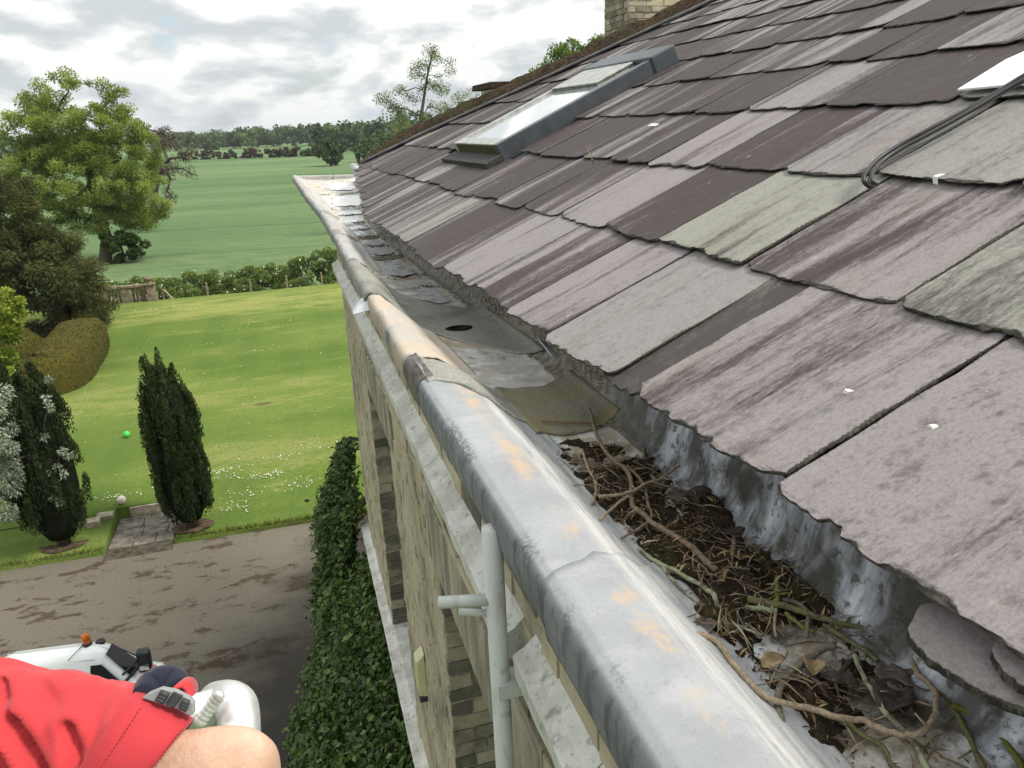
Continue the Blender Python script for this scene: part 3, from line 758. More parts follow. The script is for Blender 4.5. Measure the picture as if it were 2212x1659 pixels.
def brick_box(mbx, s, e, z0, z1, x0, x1, out):
    j = 0.006
    mbx.box(x0 - out, s + j, z0 + j * .9, x1, e - j, z1 - j * .9, None, 0.003)
BRK = []
for (s, e, z0, z1) in cand:
    c = Vector((WALLX0, (s + e) / 2, (z0 + z1) / 2)); d = (c - Vector((0, 0, EYE))).length
    graz = (e - s) * WALLX0 / d / d * (z1 - z0) / d
    if z1 < EYE - 6.2 or (z0 > EYE - 4.0 and False): graz = 0
    BRK.append((graz, s, e, z0, z1))
BRK.sort(key=lambda b: -b[0])
# lintel / frieze course is tooled stone between LINT and 1.5 below: skip bricks there over windows
rest = MB(); nb = 0
def stone_band(s, e, z0, z1): return z0 > LINT - 0.01 and z1 < LINT + 0.30 and any(e > a - .16 and s < b + .16 for a, b, _, d in openings[:2])
for g, s, e, z0, z1 in BRK:
    if stone_band(s, e, z0, z1): continue
    out = rg.uniform(-0.003, 0.006)
    if nb < 230 and g > 0:
        q = MB(); brick_box(q, s, e, z0, z1, WALLX0, WALLX0 + .05, out); o = q.build('brick', MBRICK, wall); o.color = (rg.random(), rg.random() ** 2, 0, 1); nb += 1
    elif z1 > EYE - 7.0:
        brick_box(rest, s, e, z0, z1, WALLX0, WALLX0 + .04, out)
o = rest.build('brickwork', MBRICK, wall); o['kind'] = 'stuff'; o.color = (.4, .35, 0, 1)
# window reveals: bricks of the far jamb face the camera
for wi, (a, b, c, d) in enumerate(openings[:2]):
    r = 0; z1 = LINT
    while z1 > SILLZ + 0.02:
        z0 = max(z1 - BH, SILLZ); x = WALLX0
        ls = [0.105, 0.145] if r % 2 else [0.25]
        if rg.random() < .2: ls = [0.16, .09]
        for l in ls:
            q = MB(); pr = rg.uniform(0.004, 0.012)
            q.box(x + .003, b - pr, z0 + .006, x + l - .005, b + 0.06, z1 - .006, None, 0.0035)
            o = q.build('brick', MBRICK, wall); o.color = (rg.uniform(.3, 1), rg.uniform(.3, 1.0), 0, 1); x += l
        z1 = z0; r += 1
# stone lintels
for wi, (a, b, c, d) in enumerate(openings[:2]):
    q = MB(); q.box(WALLX0 - 0.012, a - 0.16, LINT - 0.002, WALLX0 + WDEPTH, b + 0.16, LINT + 0.305); o = q.build('lintel', MASH, wall); bevel(o, .006)
# string course and long sill: projecting painted stone, in lengths
def course(name, z, h, proj, y0, y1, joints, slope=0.02, label=None, back=0.0, lengths=None):
    ys = [y0] + joints + [y1]
    root = None
    for i in range(len(ys) - 1):
        n = max(2, int((ys[i + 1] - ys[i]) / 0.08)); vs = []; fs = []
        for j in range(n + 1):
            y = lerp(ys[i] + .003, ys[i + 1] - .003, j / n); w = 0.004 * nz(y * 7, z) + .003 * nz(y * 23, 2.0)
            vs += [(WALLX0 + 0.03, y, z - h - .02), (WALLX0 - proj * .9 + w, y, z - h), (WALLX0 - proj + w, y, z - h * .35), (WALLX0 - proj + 0.006 + w, y, z - slope + w), (WALLX0 - proj * .45, y, z - slope * .55 + w), (WALLX0 + .0, y, z + .012 + w), (WALLX0 + back, y, z + .014)]
        for j in range(n):
            for k in range(6): a = j * 7 + k; fs.append((a, a + 1, a + 8, a + 7))
        fs.append(tuple(range(7))[::-1]); fs.append(tuple(n * 7 + k for k in range(7)))
        o = obj('stone', vs, fs, MPSTONE, root or house, False)
        if root is None:
            o.name = name; root = o
            if label: o['label'] = label
    return root
course('string_course', EYE - 1.165, 0.10, 0.062, 1.545, WEND + 0.06, [2.6, 3.7, 4.8, 5.9], 0.03, 'pale painted stone string course under the parapet', .02)
course('string_course', EYE - 1.150, 0.10, 0.062, 0.3, 1.455, [1.05], 0.03, None, .02)
course('sill_course', SILLZ + 0.0, 0.09, 0.082, 0.6, WEND + 0.08, [2.25, 3.9, 5.5], 0.02, 'long white stone sill course at first floor level', WDEPTH + .02)
# windows: frame, sash bars, panes
MFRAME = simple('white_paint', (0.72, 0.73, 0.73), 0.45, 0.4, var=.05)
def glass_mat():
    m = Mat('window_glass', 0.04, 0.6); m.set('Base Color', (0.03, 0.035, 0.04)); m.set('Metallic', 0.0); m.set('Coat Weight', 0.6); return m.m
MGLASS = glass_mat()
for wi, (a, b, c, d) in enumerate(openings):
    x = WALLX0 + WDEPTH; q = MB()
    for y0, y1, z0, z1 in ((a, a + .09, c, d), (b - .09, b, c, d), (a + .09, b - .09, d - .09, d), (a + .09, b - .09, c, c + .09), (a + .09, b - .09, (c + d) / 2 - .03, (c + d) / 2 + .03), ((a + b) / 2 - .015, (a + b) / 2 + .015, c + .09, (c + d) / 2 - .03), ((a + b) / 2 - .015, (a + b) / 2 + .015, (c + d) / 2 + .03, d - .09)):
        q.box(x, y0, z0, x + .08, y1, z1)
    w = q.build('window', MFRAME, house); bevel(w, .004)
    for zz0, zz1 in ((c + .09, (c + d) / 2 - .03), ((c + d) / 2 + .03, d - .09)):
        for y0, y1 in ((a + .09, (a + b) / 2 - .015), ((a + b) / 2 + .015, b - .09)):
            q = MB(); q.box(x + .035, y0, zz0, x + .041, y1, zz1); q.build('pane', MGLASS, w)

# ---- chimney -----------------------------------------------------------------------
cx0, cx1, cy0, cy1, cz0, cz1 = 4.67, 6.8, 10.2, 11.0, EYE - 0.6, EYE + 2.4
q = MB(); q.box(cx0 + .008, cy0 + .008, cz0, cx1, cy1, cz1); chim = q.build('chimney', MMORTAR, house)
chim['label'] = 'tall buff brick chimney stack rising behind the roof'
r = 0; z = EYE + 0.45
while z < EYE + 1.62:
    x = cx0 - (BL / 2 if r % 2 else 0)
    while x < cx0 + 1.95:
        l = BL * rg.uniform(.9, 1.1); s, e = max(x, cx0), x + l
        if e - s > .03:
            q = MB(); q.box(s + .006, cy0 - rg.uniform(-.002, .012), z + .006, e - .006, cy0 + .05, z + BH - .006, None, .004)
            o = q.build('brick', MBRICK, chim); o.color = (rg.random() * .8, rg.random() ** 1.5, 0, 1)
        x += l
    y = cy0 + (0.06 if r % 2 else .15)
    while y < cy1:
        e = min(y + BL * rg.uniform(.9, 1.1), cy1); q = MB(); q.box(cx0 - rg.uniform(-.002, .012), y + .006, z + .006, cx0 + .05, e - .006, z + BH - .006, None, .004)
        if e - y > .04: o = q.build('brick', MBRICK, chim); o.color = (.4 + rg.random() * .6, .3 + rg.random() * .6, 0, 1)
        y = e
    z += BH; r += 1
# small dormer cheek / vent housing behind the hip: slate lid on white boards
q = MB(); q.box(3.32, 12.0, EYE - .1, 4.6, 12.9, EYE + 0.485); vent = q.build('vent_housing', MFRAME, house); vent['label'] = 'low white boarded housing with mossy slate lid behind the roof hip'
q = MB(); q.box(3.2, 11.85, EYE + 0.487, 4.7, 13.0, EYE + 0.575, None, .008); q.build('lid', MHIP, vent)
for k in range(4):
    q = MB(); q.box(3.32, 11.985, EYE + .10 + k * .095, 4.6, 11.999, EYE + .185 + k * .095); q.build('board', MFRAME, vent)

# ---- roof window -------------------------------------------------------------------
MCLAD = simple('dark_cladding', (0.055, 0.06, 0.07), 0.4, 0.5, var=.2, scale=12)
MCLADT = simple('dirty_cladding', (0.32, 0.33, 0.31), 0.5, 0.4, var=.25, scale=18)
MALG = simple('algae_frame', (0.06, 0.06, 0.025), 0.85, 0.2, var=.5, scale=30, bump=.3)
sw = empty('roof_window', (0, 0, 0), house); sw.matrix_parent_inverse = Matrix.Translation(-house.location)
sw['label'] = 'roof window with dark frame and glass coloured pale for the sky reflection'
def rbox(name, u0, u1, v0, v1, h0, h1, mat, parent=sw, bev=.004):
    vs = [roofpt(u, v, h + .018) for h in (h0 - .03, h1) for v in (v0, v1) for u in (u0, u1)]
    o = obj(name, vs, [(0, 1, 3, 2), (4, 6, 7, 5), (0, 4, 5, 1), (2, 3, 7, 6), (0, 2, 6, 4), (1, 5, 7, 3)], mat, parent)
    if bev: bevel(o, bev)
    return o
a, b, c, d = SKY_U0, SKY_U1, SKY_V0, SKY_V1
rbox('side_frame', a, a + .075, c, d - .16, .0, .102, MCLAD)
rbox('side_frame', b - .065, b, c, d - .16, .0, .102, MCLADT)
rbox('bottom_rail', a + .076, b - .066, c, c + .085, .012, .094, MALG)
rbox('bottom_rail_cap', a + .076, b - .066, c + .008, c + .105, .0945, .100, MCLADT)
rbox('hood', a - .012, b + .008, d - .165, d + .04, .0, .122, MCLAD, sw, .012)
rbox('glass_bead', a + .076, a + .095, c + .10, d - .16, .05, .096, MALG)
rbox('blind_flap', a + .25, b - .04, d - .50, d - .17, .088, .108, MALG)
rbox('flap_top', a + .25, b - .04, d - .50, d - .17, .1082, .112, MCLADT)
m = Mat('roof_glass', 0.03, 1.0); m.set('Base Color', (0.52, 0.55, 0.54)); m.set('Coat Weight', 1.0); m.set('Coat Roughness', 0.02); m.set('Coat IOR', 2.2)  # pale base colour painted in to whiten the sky reflection
rbox('pane', a + .096, b - .066, c + .106, d - .166, .07, .082, m.m, sw, 0)
rbox('flashing', a - .05, b + .05, c - .14, c - .003, .026, .034, MDECK, sw, .002)

# ---- waste pipe with two stubs -----------------------------------------------------
def pipe_mat():
    m = Mat('grey_pvc', 0.45, 0.4); p = m.pos(); n = m.noise(p, 60, 4, .7); n2 = m.noise(m.mapping(p, (20, 20, 6)), 1.0, 5, .7)
    c = m.mix(m.mask(n2, .55, .7), (0.47, 0.49, 0.47), (0.36, 0.37, 0.33)); c = m.mix(m.math('MULTIPLY', m.mask(n, .64, .72), .7), c, (.12, .12, .08))
    c = m.mix(m.math('MULTIPLY', m.mask(m.noise(p, 9, 4), .6, .68), .6), c, (.19, .19, .08))
    m.set('Base Color', c); return m.m
MPIPE = pipe_mat(); R_P = 0.0235
PX, PY = 0.345, 1.49
q = MB(); q.tube([(PX + .012, PY, EYE - .86), (PX + .012, PY, EYE - 1.9), (PX + .012, PY, EYE - 3.8)], R_P, 20); pipe = q.build('waste_pipe', MPIPE, house, True)
pipe['label'] = 'grey plastic pipe running down the wall with two short stubs'
q = MB(); q.tube([(PX, PY, EYE - 1.045), (PX - .115, PY + .04, EYE - 1.052)], .0145, 14, True); q.build('stub', MPIPE, pipe, True)
q = MB(); q.tube([(PX, PY + .02, EYE - 1.095), (PX - .065, PY + .055, EYE - 1.10)], .009, 12, True); q.build('stub', MPIPE, pipe, True)
q = MB(); q.box(PX + .0, PY - .03, EYE - 1.31, WALLX0 + .01, PY + .03, EYE - 1.27); q.build('clip', MPIPE, pipe)
# ---- alarm sounder on the pier -----------------------------------------------------
ax, ay = WALLX0 - .003, 3.66; az0, az1 = EYE - 3.09, EYE - 2.80
al = MB(); al.prism([Vector((ax, ay - .035, az0)), Vector((ax - .05, ay - .035, az0 + .015)), Vector((ax - .05, ay - .035, az1 - .045)), Vector((ax, ay - .035, az1))], Vector((0, -.012, 0)), Vector((0, .082, 0)))
box = al.build('alarm_box', simple('cream_plastic', (0.50, 0.48, 0.29), 0.4, 0.4, var=.06), None); bevel(box, .006)
tag(box, 'cream alarm box with dark blue base fixed to the wall pier', 'alarm box')
q = MB(); q.box(ax - .047, ay - .049, az0 - .035, ax, ay + .049, az0 + .008); bevel(q.build('strobe_lens', simple('navy_lens', (0.012, 0.014, 0.05), 0.2, 0.6), box), .008)
q = MB(); q.tube([(ax - .049, ay - .015, az0 + .04), (ax - .053, ay - .015, az0 + .04)], .006, 10); q.build('screw', simple('dull_steel', (.3, .3, .3), .4, .5, 1.0), box)
# ================================================================== GROUND
def field_mat():
    m = Mat('crop_field', 0.9, 0.1); p = m.pos(); sp = m.sep(p)
    n0 = m.noise(m.mapping(p, (0.012, 0.03, 1)), 1.0, 4, 0.55); n1 = m.noise(m.mapping(p, (0.010, 0.055, 1)), 1.0, 6, 0.66, 0.5); n2 = m.noise(m.mapping(p, (0.6, 1.6, 1)), 1.0, 6, 0.7)
    c = m.mix(m.mask(n0, .38, .62), (0.100, 0.160, 0.066), (0.140, 0.198, 0.088))
    lines = m.mask(n1, 0.52, 0.60)
    c = m.mix(m.math('MULTIPLY', lines, 0.28), c, (0.034, 0.082, 0.026))
    wob = m.math('MULTIPLY', m.noise(m.mapping(p, (0.02, 0.02, 1)), 1.0, 2), 26.0)
    tr = m.math('ABSOLUTE', m.math('SUBTRACT', m.math('FRACT', m.math('DIVIDE', m.math('ADD', m.math('ADD', sp[1], m.math('MULTIPLY', sp[0], 0.10)), wob), 24.0)), 0.5))
    c = m.mix(m.math('MULTIPLY', m.mask(tr, 0.030, 0.010), 0.4), c, (0.036, 0.085, 0.028))
    c = m.mix(m.math('MULTIPLY', m.mask(n2, .46, .64), .4), c, (0.040, 0.088, 0.028))
    c = m.mix(m.math('MULTIPLY', m.mask(m.noise(m.mapping(p, (.05, .08, 1), (4, 2, 0)), 1.0, 4), .60, .70), .5), c, (0.20, 0.245, 0.11))
    m.set('Base Color', c); m.bump(n2, 0.8, 0.25); return m.m
def far_mat():
    m = Mat('pasture', 0.9, 0.1); p = m.pos(); n = m.noise(m.mapping(p, (.004, .012, 1)), 1.0, 4)
    m.set('Base Color', m.mix(m.mask(n, .4, .6), (0.090, 0.165, 0.065), (0.15, 0.215, 0.085))); return m.m
def sheet_xy(name, poly, z, mat, kind='structure'):
    o = obj(name, [(x, y, z) for x, y in poly], [tuple(range(len(poly)))], mat); o['kind'] = kind; return o
MFIELD = field_mat()
N = 48; R = 9000
sheet_xy('ground', [(R * cos(2 * pi * k / N), R * sin(2 * pi * k / N)) for k in range(N)], -0.30, MFIELD)
sheet_xy('far_pasture', [(-90, 362), (18, 332), (90, 350), (160, 620), (-60, 700), (-240, 640)], -0.24, far_mat())

# lawn: raised terrace with a bank falling to the drive
def lawn_mat():
    m = Mat('lawn_grass', 0.9, 0.1); p = m.pos(); sp = m.sep(p)
    n0 = m.noise(m.mapping(p, (.10, .22, 1)), 1.0, 5, .6); n1 = m.noise(m.mapping(p, (.5, 1.4, 1)), 1.0, 6, .68); n2 = m.noise(p, 9.0, 6, .75)
    c = m.mix(m.mask(n0, .36, .60), (0.100, 0.158, 0.030), (0.160, 0.220, 0.050))
    dry = m.mask(m.math('ADD', n1, m.math('MULTIPLY', m.math('SUBTRACT', n0, .5), .8)), .53, .70)
    c = m.mix(m.math('MULTIPLY', dry, .48), c, (0.33, 0.315, 0.115))
    band = m.math('MULTIPLY', m.mask(sp[1], 40.5, 44), m.mask(sp[1], 49, 46.5))
    c = m.mix(m.math('MULTIPLY', band, m.mask(n1, .40, .60)), c, (0.30, 0.31, 0.095))
    c = m.mix(m.math('MULTIPLY', m.mask(n2, .44, .64), .55), c, (0.070, 0.120, 0.018))
    st = m.math('SINE', m.math('MULTIPLY', sp[0], 3.6))
    c = m.mix(m.math('MULTIPLY', m.mask(st, -.3, .3), .10), c, (0.19, 0.25, 0.045))
    bare = m.mask(m.voronoi(m.mapping(p, (.16, .30, 1), (.3, .1, 0)), 1.0), .075, .035)
    c = m.mix(m.math('MULTIPLY', bare, .7), c, (0.10, 0.085, 0.05))
    lip = m.mask(m.math('ADD', sp[1], m.math('MULTIPLY', n1, .5)), 18.75, 18.45)
    c = m.mix(lip, c, (0.055, 0.040, 0.022))
    m.set('Base Color', c); m.bump(m.math('ADD', n2, m.noise(p, 40, 3)), .9, .05); return m.m
MLAWN = lawn_mat()
PX0, PX1 = -5.20, -3.62                         # gap in the bank for the path
def lawn_h(x, y):
    b = 0.10 + 0.34 * min(1, max(0, (y - 18.6) / 2.9)) ** 1.2
    return b + 0.03 * nz(x * .25, y * .25)
vs = []; fs = []
xs = [-60, -40, -28, -20, -15, -11, -9, -8, -7.2, -6.5, -6.0, PX0 - .02, PX0, -4.9, -4.2, PX1, PX1 + .02, -3.0, -2, -1, 0, 1, 2, 3, 4.5, 6, 9, 14, 25]
ys = [18.35, 18.36, 18.6, 19.1, 19.6, 20.1, 20.3, 20.45, 20.46, 21.4, 22, 23, 25, 28, 32, 36, 40, 44, 47, 48.6]
for j, y in enumerate(ys):
    for x in xs:
        z = lawn_h(x, y) if j else -0.05
        inpath = PX0 <= x <= PX1 and y < 20.455
        if inpath: z = -0.06
        skew = -0.010 * x if j < 6 else 0
        vs.append((x, y + skew * 3, z))
nx = len(xs)
for j in range(len(ys) - 1):
    for i in range(nx - 1):
        a = j * nx + i; fs.append((a, a + 1, a + nx + 1, a + nx))
lawn = obj('lawn', vs, fs, MLAWN); lawn['kind'] = 'structure'

def drive_mat():
    m = Mat('drive_tarmac', 0.9, 0.2); p = m.pos(); n0 = m.noise(m.mapping(p, (.5, 1.0, 1)), 1.0, 6, .65); n1 = m.noise(m.mapping(p, (1.6, 3.2, 1)), 1.0, 7, .72); n2 = m.noise(p, 30, 5, .7)
    sp = m.sep(p)
    c = m.mix(m.mask(n2, .35, .65), (0.112, 0.097, 0.074), (0.170, 0.150, 0.118))
    moss = m.mask(m.math('ADD', n1, m.math('MULTIPLY', m.math('SUBTRACT', n0, .5), .7)), .55, .64)
    c = m.mix(m.math('MULTIPLY', moss, .85), c, (0.055, 0.036, 0.020))
    c = m.mix(m.math('MULTIPLY', m.mask(m.noise(m.mapping(p, (.9, 1.2, 1), (7, 3, 0)), 1.0, 4), .66, .74), .6), c, (0.17, 0.115, 0.035))
    drive_shade = m.mask(m.math('ADD', m.math('ADD', sp[0], m.math('MULTIPLY', sp[1], -0.42)), m.math('MULTIPLY', n0, 3.0)), -7.2, -4.6)  # house shadow painted into the drive colour, darkest towards the wall
    c = m.mix(m.math('MULTIPLY', drive_shade, .9), c, m.mix(moss, (0.024, 0.021, 0.018), (0.034, 0.021, 0.011)))
    wht = m.mask(m.voronoi(p, 2.6), .035, .02)
    c = m.mix(m.math('MULTIPLY', wht, .6), c, (.45, .43, .38))
    m.set('Base Color', c); m.bump(m.math('ADD', n2, m.math('MULTIPLY', moss, .6)), .7, .02); return m.m
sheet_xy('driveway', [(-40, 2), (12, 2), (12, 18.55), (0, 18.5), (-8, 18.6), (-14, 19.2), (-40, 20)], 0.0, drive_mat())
# flagged path between the yews: individual flags
MFLAG = simple('path_flagstone', (0.15, 0.135, 0.11), 0.9, 0.2, var=.45, scale=5, bump=.5, bdist=.01)
path = sheet_xy('path', [(PX0 + .01, 18.2), (PX1 - .01, 18.2), (PX1 - .01, 20.38), (PX0 + .01, 20.38)], 0.004, simple('path_bed', (0.07, 0.06, 0.045), .95, .1, var=.5, scale=6))
y = 18.7
while y < 20.3:
    h = min(rg.uniform(.42, .62), 20.36 - y); x = PX0 + .04
    while x < PX1 - .1:
        w = min(rg.uniform(.45, .8), PX1 - .04 - x)
        q = MB(); q.box(x + .012, y + .012, 0.0, x + w - .012, y + h - .012, 0.022 + rg.uniform(0, .012), None, .006); q.build('flagstone', MFLAG, path); x += w
    y += h
MBLOCK = simple('weathered_stone', (0.30, 0.26, 0.195), 0.9, 0.2, var=.35, scale=6, bump=.5, bdist=.01)
for (pxc, w_, lb) in (((198, 1146), .42, 'low stone block beside the path, nearest the left yew'), ((228, 1132), .40, 'square stone block at the head of the path by the lawn')):
    c = onz(pxc, .12); q = MB(); q.box(c.x - w_ / 2, c.y, .0, c.x + w_ / 2, c.y + .30, .34, None, .012); tag(bevel(q.build('stone_block', MBLOCK), .02), lb, 'stone block')
q = MB(); q.box(PX0 + .3, 20.40, 0.0, PX1, 20.54, .27, None, .01); tag(bevel(q.build('path_step', MBLOCK), .015), 'shallow stone riser where the path meets the lawn', 'step')
# bare earth under the yews
def disc(name, x, y, rx, ry, z, mat, par=None):
    vs = [(x, y, z)] + [(x + cos(a) * rx * (1 + .18 * nz(cos(a) * 2 + x, sin(a) * 2)), y + sin(a) * ry * (1 + .18 * nz(sin(a) * 2, cos(a) * 2 + x)), z) for a in np.linspace(0, 2 * pi, 28, endpoint=False)]
    return obj(name, vs, [(0, k + 1, (k + 1) % 28 + 1) for k in range(28)], mat, par)
MEARTH = simple('bare_earth', (0.075, 0.052, 0.034), .95, .1, var=.5, scale=7, bump=.6, bdist=.02)

# ================================================================== FOLIAGE TOOLS
def quads_obj(name, V, mat, parent=None, rnd=None):
    """V: (n,k,3) polygons"""
    n, k = V.shape[:2]; me = bpy.data.meshes.new(name)
    me.vertices.add(n * k); me.vertices.foreach_set('co', V.reshape(-1).astype(np.float32))
    me.loops.add(n * k); me.loops.foreach_set('vertex_index', np.arange(n * k, dtype=np.int32))
    me.polygons.add(n); me.polygons.foreach_set('loop_start', np.arange(0, n * k, k, dtype=np.int32)); me.polygons.foreach_set('loop_total', np.full(n, k, dtype=np.int32))
    me.materials.append(mat)
    if rnd is not None:
        a = me.attributes.new('rnd', 'FLOAT', 'POINT'); a.data.foreach_set('value', np.repeat(rnd, k).astype(np.float32))
    me.update(calc_edges=True)
    o = bpy.data.objects.new(name, me); link(o, parent)
    if parent is not None and parent.location.length > 0: o.matrix_parent_inverse = Matrix.Translation(-parent.location)
    return o
def unit(v): return v / np.maximum(np.linalg.norm(v, axis=-1, keepdims=True), 1e-9)
def rdir(n): return unit(rng.normal(size=(n, 3)))
def leaf_quads(P, size, aspect=0.55, axis=None, nrm=None, nb=0.6):
    """diamond leaves at P; axis = growth direction, nrm = preferred facing"""
    n = len(P); ax = rdir(n) if axis is None else unit(axis + rdir(n) * 0.45)
    nn = rdir(n) if nrm is None else unit(nrm * nb + rdir(n) * (1 - nb))
    side = unit(np.cross(ax, nn)); s = size[:, None] if isinstance(size, np.ndarray) else size
    fold = unit(np.cross(side, ax)) * (s * 0.10)
    return np.stack([P - ax * s * .5, P + side * s * aspect * .5 - ax * s * .05 + fold, P + ax * s * .5, P - side * s * aspect * .5 - ax * s * .05 + fold], 1)
def blob_points(C, Rr, per, shell=0.55, squash=0.8):
    """points in small clumps round the centres"""
    P = []; Nn = []; I = []
    for i, (c, r) in enumerate(zip(C, Rr)):
        m = max(3, int(per * (r / np.mean(Rr)) ** 2)); d = rdir(m); q = r * (shell + (1 - shell) * rng.random(m)) ** .6
        P.append(c + d * q[:, None] * np.array([1, 1, squash])); Nn.append(d); I.append(np.full(m, i))
    return np.concatenate(P), np.concatenate(Nn), np.concatenate(I)
def skeleton(nodes, C, r_tip=0.02, r_trunk=0.3, up=0.25, sub=3, wob=0.12):
    """limbs joining the clump centres to the trunk nodes; returns a MB"""
    pos = [np.array(p, float) for p in nodes]; par = [-1] + list(range(len(nodes) - 1)); cnt = [0.0] * len(nodes)
    top = pos[-1]; order = np.argsort(np.linalg.norm(C - top, axis=1))
    for i in order:
        c = C[i]; A = np.array(pos); d = np.linalg.norm(A - c, axis=1) + 0.35 * np.maximum(0, A[:, 2] - c[2]) * 2
        d[:max(1, len(nodes) // 2)] += 2.0
        j = int(np.argmin(d)); p = pos[j]; last = j
        for k in range(1, sub + 1):
            t = k / sub; q = p + (c - p) * t + np.array([0, 0, -up * np.linalg.norm(c - p) * t * (1 - t)]) * -1 + rng.normal(size=3) * wob * np.linalg.norm(c - p) * (t < 1) * .4
            pos.append(q); par.append(last); cnt.append(0.0); last = len(pos) - 1
        cnt[last] += 1
    for i in range(len(pos) - 1, 0, -1): cnt[par[i]] += cnt[i]
    mx = max(cnt); mb = MB()
    rad = [max(r_tip, r_trunk * (max(c, .2) / mx) ** .5) for c in cnt]
    for i in range(1, len(pos)):
        a, b = pos[par[i]], pos[i]
        if np.linalg.norm(a - b) < 1e-4: continue
        r0 = rad[par[i]] if par[i] < len(nodes) and i < len(nodes) else min(rad[par[i]], rad[i] * 1.35)
        mb.tube([a, b], [r0, rad[i]], 5 if rad[i] < .06 else 8, False)
    return mb
MBARK = simple('bark', (0.085, 0.07, 0.055), .95, .1, var=.4, scale=8, bump=.6, bdist=.03)
def tree(name, label, cat, base, nodes, C, Rr, per, leaf, mat, r_trunk, aspect=.7, shell=.4, group=None, bark=MBARK, bright=None, r_tip=.02, squash=.8, up=.25, nb=.35, droop=0.0):
    root = empty(name, base); tag(root, label, cat, group)
    C = np.asarray(C, float); Rr = np.asarray(Rr, float)
    sk = skeleton(nodes, C, r_tip, r_trunk, up); sk.build('trunk', bark, root, True)
    P, Nn, I = blob_points(C, Rr, per, shell, squash)
    L = leaf * rng.uniform(.6, 1.35, len(P)); ax = Nn + np.array([0, 0, -droop])
    upn = Nn * .6 + np.array([0, 0, .6])
    V = leaf_quads(P, L, aspect, ax, upn, nb)
    tone = rng.normal(.5, .16, len(C))
    r = np.clip(tone[I] + rng.normal(0, .14, len(P)) + .15 * Nn[:, 2], 0, 1)
    quads_obj('crown', V, mat, root, r)
    return root
def ell_points(n, c, r, lo=.35, cond=None, rough=.25):
    out = []
    while len(out) < n:
        d = rdir(1)[0]; q = lo + (1 - lo) * rng.random() ** .5
        k = 1 + rough * nz(d[0] * 2.2 + c[0], d[1] * 2.2, d[2] * 2.2 + c[2])
        p = np.array(c) + d * np.array(r) * q * k
        if cond is None or cond(p): out.append(p)
    return np.array(out)

# ================================================================== TREES AND SHRUBS
GZ = -0.25
MSYC = foliage_mat('sycamore_leaf', (0.085, 0.125, 0.024), (0.205, 0.270, 0.054), (0.38, 0.44, 0.125), .5)
b = onz((228, 566), GZ); by = b.y
def P72(x, y, dy=0.0): p = ony((x, y), by + dy); return np.array(p)
f1 = P72(232, 520)
nodes = [np.array(b), np.array(b) * .4 + f1 * .6 if False else P72(229, 540), f1, P72(222, 495), P72(215, 455, .5), P72(205, 400, .3)]
lobes = [((170, 262), (118, 82), 56), ((110, 300), (88, 70), 24), ((240, 320), (88, 85), 34), ((175, 390), (150, 72), 46), ((290, 430), (66, 62), 20), ((90, 430), (62, 50), 14), ((215, 450), (92, 46), 20), ((300, 470), (50, 26), 8)]
C = []
for (x, y), (rx, ry), n in lobes:
    c = P72(x, y); k = by / FOC * 1.05
    C.append(ell_points(int(n * 2.5), c, (rx * k * .92, rx * k * .70, ry * k * .92), .45, None, .08))
C = np.concatenate(C); Rr = rng.uniform(.38, .88, len(C))
tree('sycamore_tree', 'large rounded pale green tree with forked trunk at the field edge', 'tree', tuple(b), nodes, C, Rr, 250, .13, MSYC, .50, .8, .02, r_tip=.03, up=.15)
# suckers round the trunk foot
MBUSH = foliage_mat('bush_leaf', (0.014, 0.030, 0.006), (0.040, 0.078, 0.013), (0.09, 0.14, 0.03), .2)
def bush(name, label, cat, c, r, n, per, leaf, mat, group=None, Rm=(.3, .55), flower=None):
    C = ell_points(n, c, r, .3, lambda p: p[2] > c[2] - r[2] * .95, .3)
    base = (c[0], c[1], max(GZ, c[2] - r[2]))
    nd = [np.array(base), np.array(base) + np.array([0, 0, r[2] * .4]), np.array(c)]
    o = tree(name, label, cat, base, nd, C, rng.uniform(*Rm, n), per, leaf, mat, .06 * r[2] + .02, .7, .3, group, r_tip=.01)
    return o
c = ony((262, 530), by - 1.0); bush('bush', 'dark leafy bush at the foot of the large field tree', 'bush', (c.x, c.y, .95), (1.75, 1.2, 1.35), 36, 130, .22, MBUSH)
# half-dead tree behind it
MDEAD = foliage_mat('sparse_leaf', (0.05, 0.040, 0.025), (0.085, 0.065, 0.040), (0.13, 0.11, 0.06), .15)
db = onz((352, 470), GZ); dy_ = 92.0
def P9(x, y): return np.array(ony((x, y), dy_))
C = np.concatenate([ell_points(20, P9(355, 312), (3.2, 2.5, 2.2), .5), ell_points(10, P9(345, 360), (2.6, 2, 1.6), .5), np.array([P9(415, 378), P9(402, 368), P9(365, 432), P9(372, 425), P9(360, 412)])])
tree('bare_tree', 'half dead brown tree with drooping twigs behind the large field tree', 'tree', tuple(P9(330, 480)), [P9(330, 480), P9(333, 420), P9(340, 380), P9(345, 350)], C, rng.uniform(.5, 1.0, len(C)), 95, .26, MDEAD, .35, .25, .2, r_tip=.05, up=.3, droop=.8)

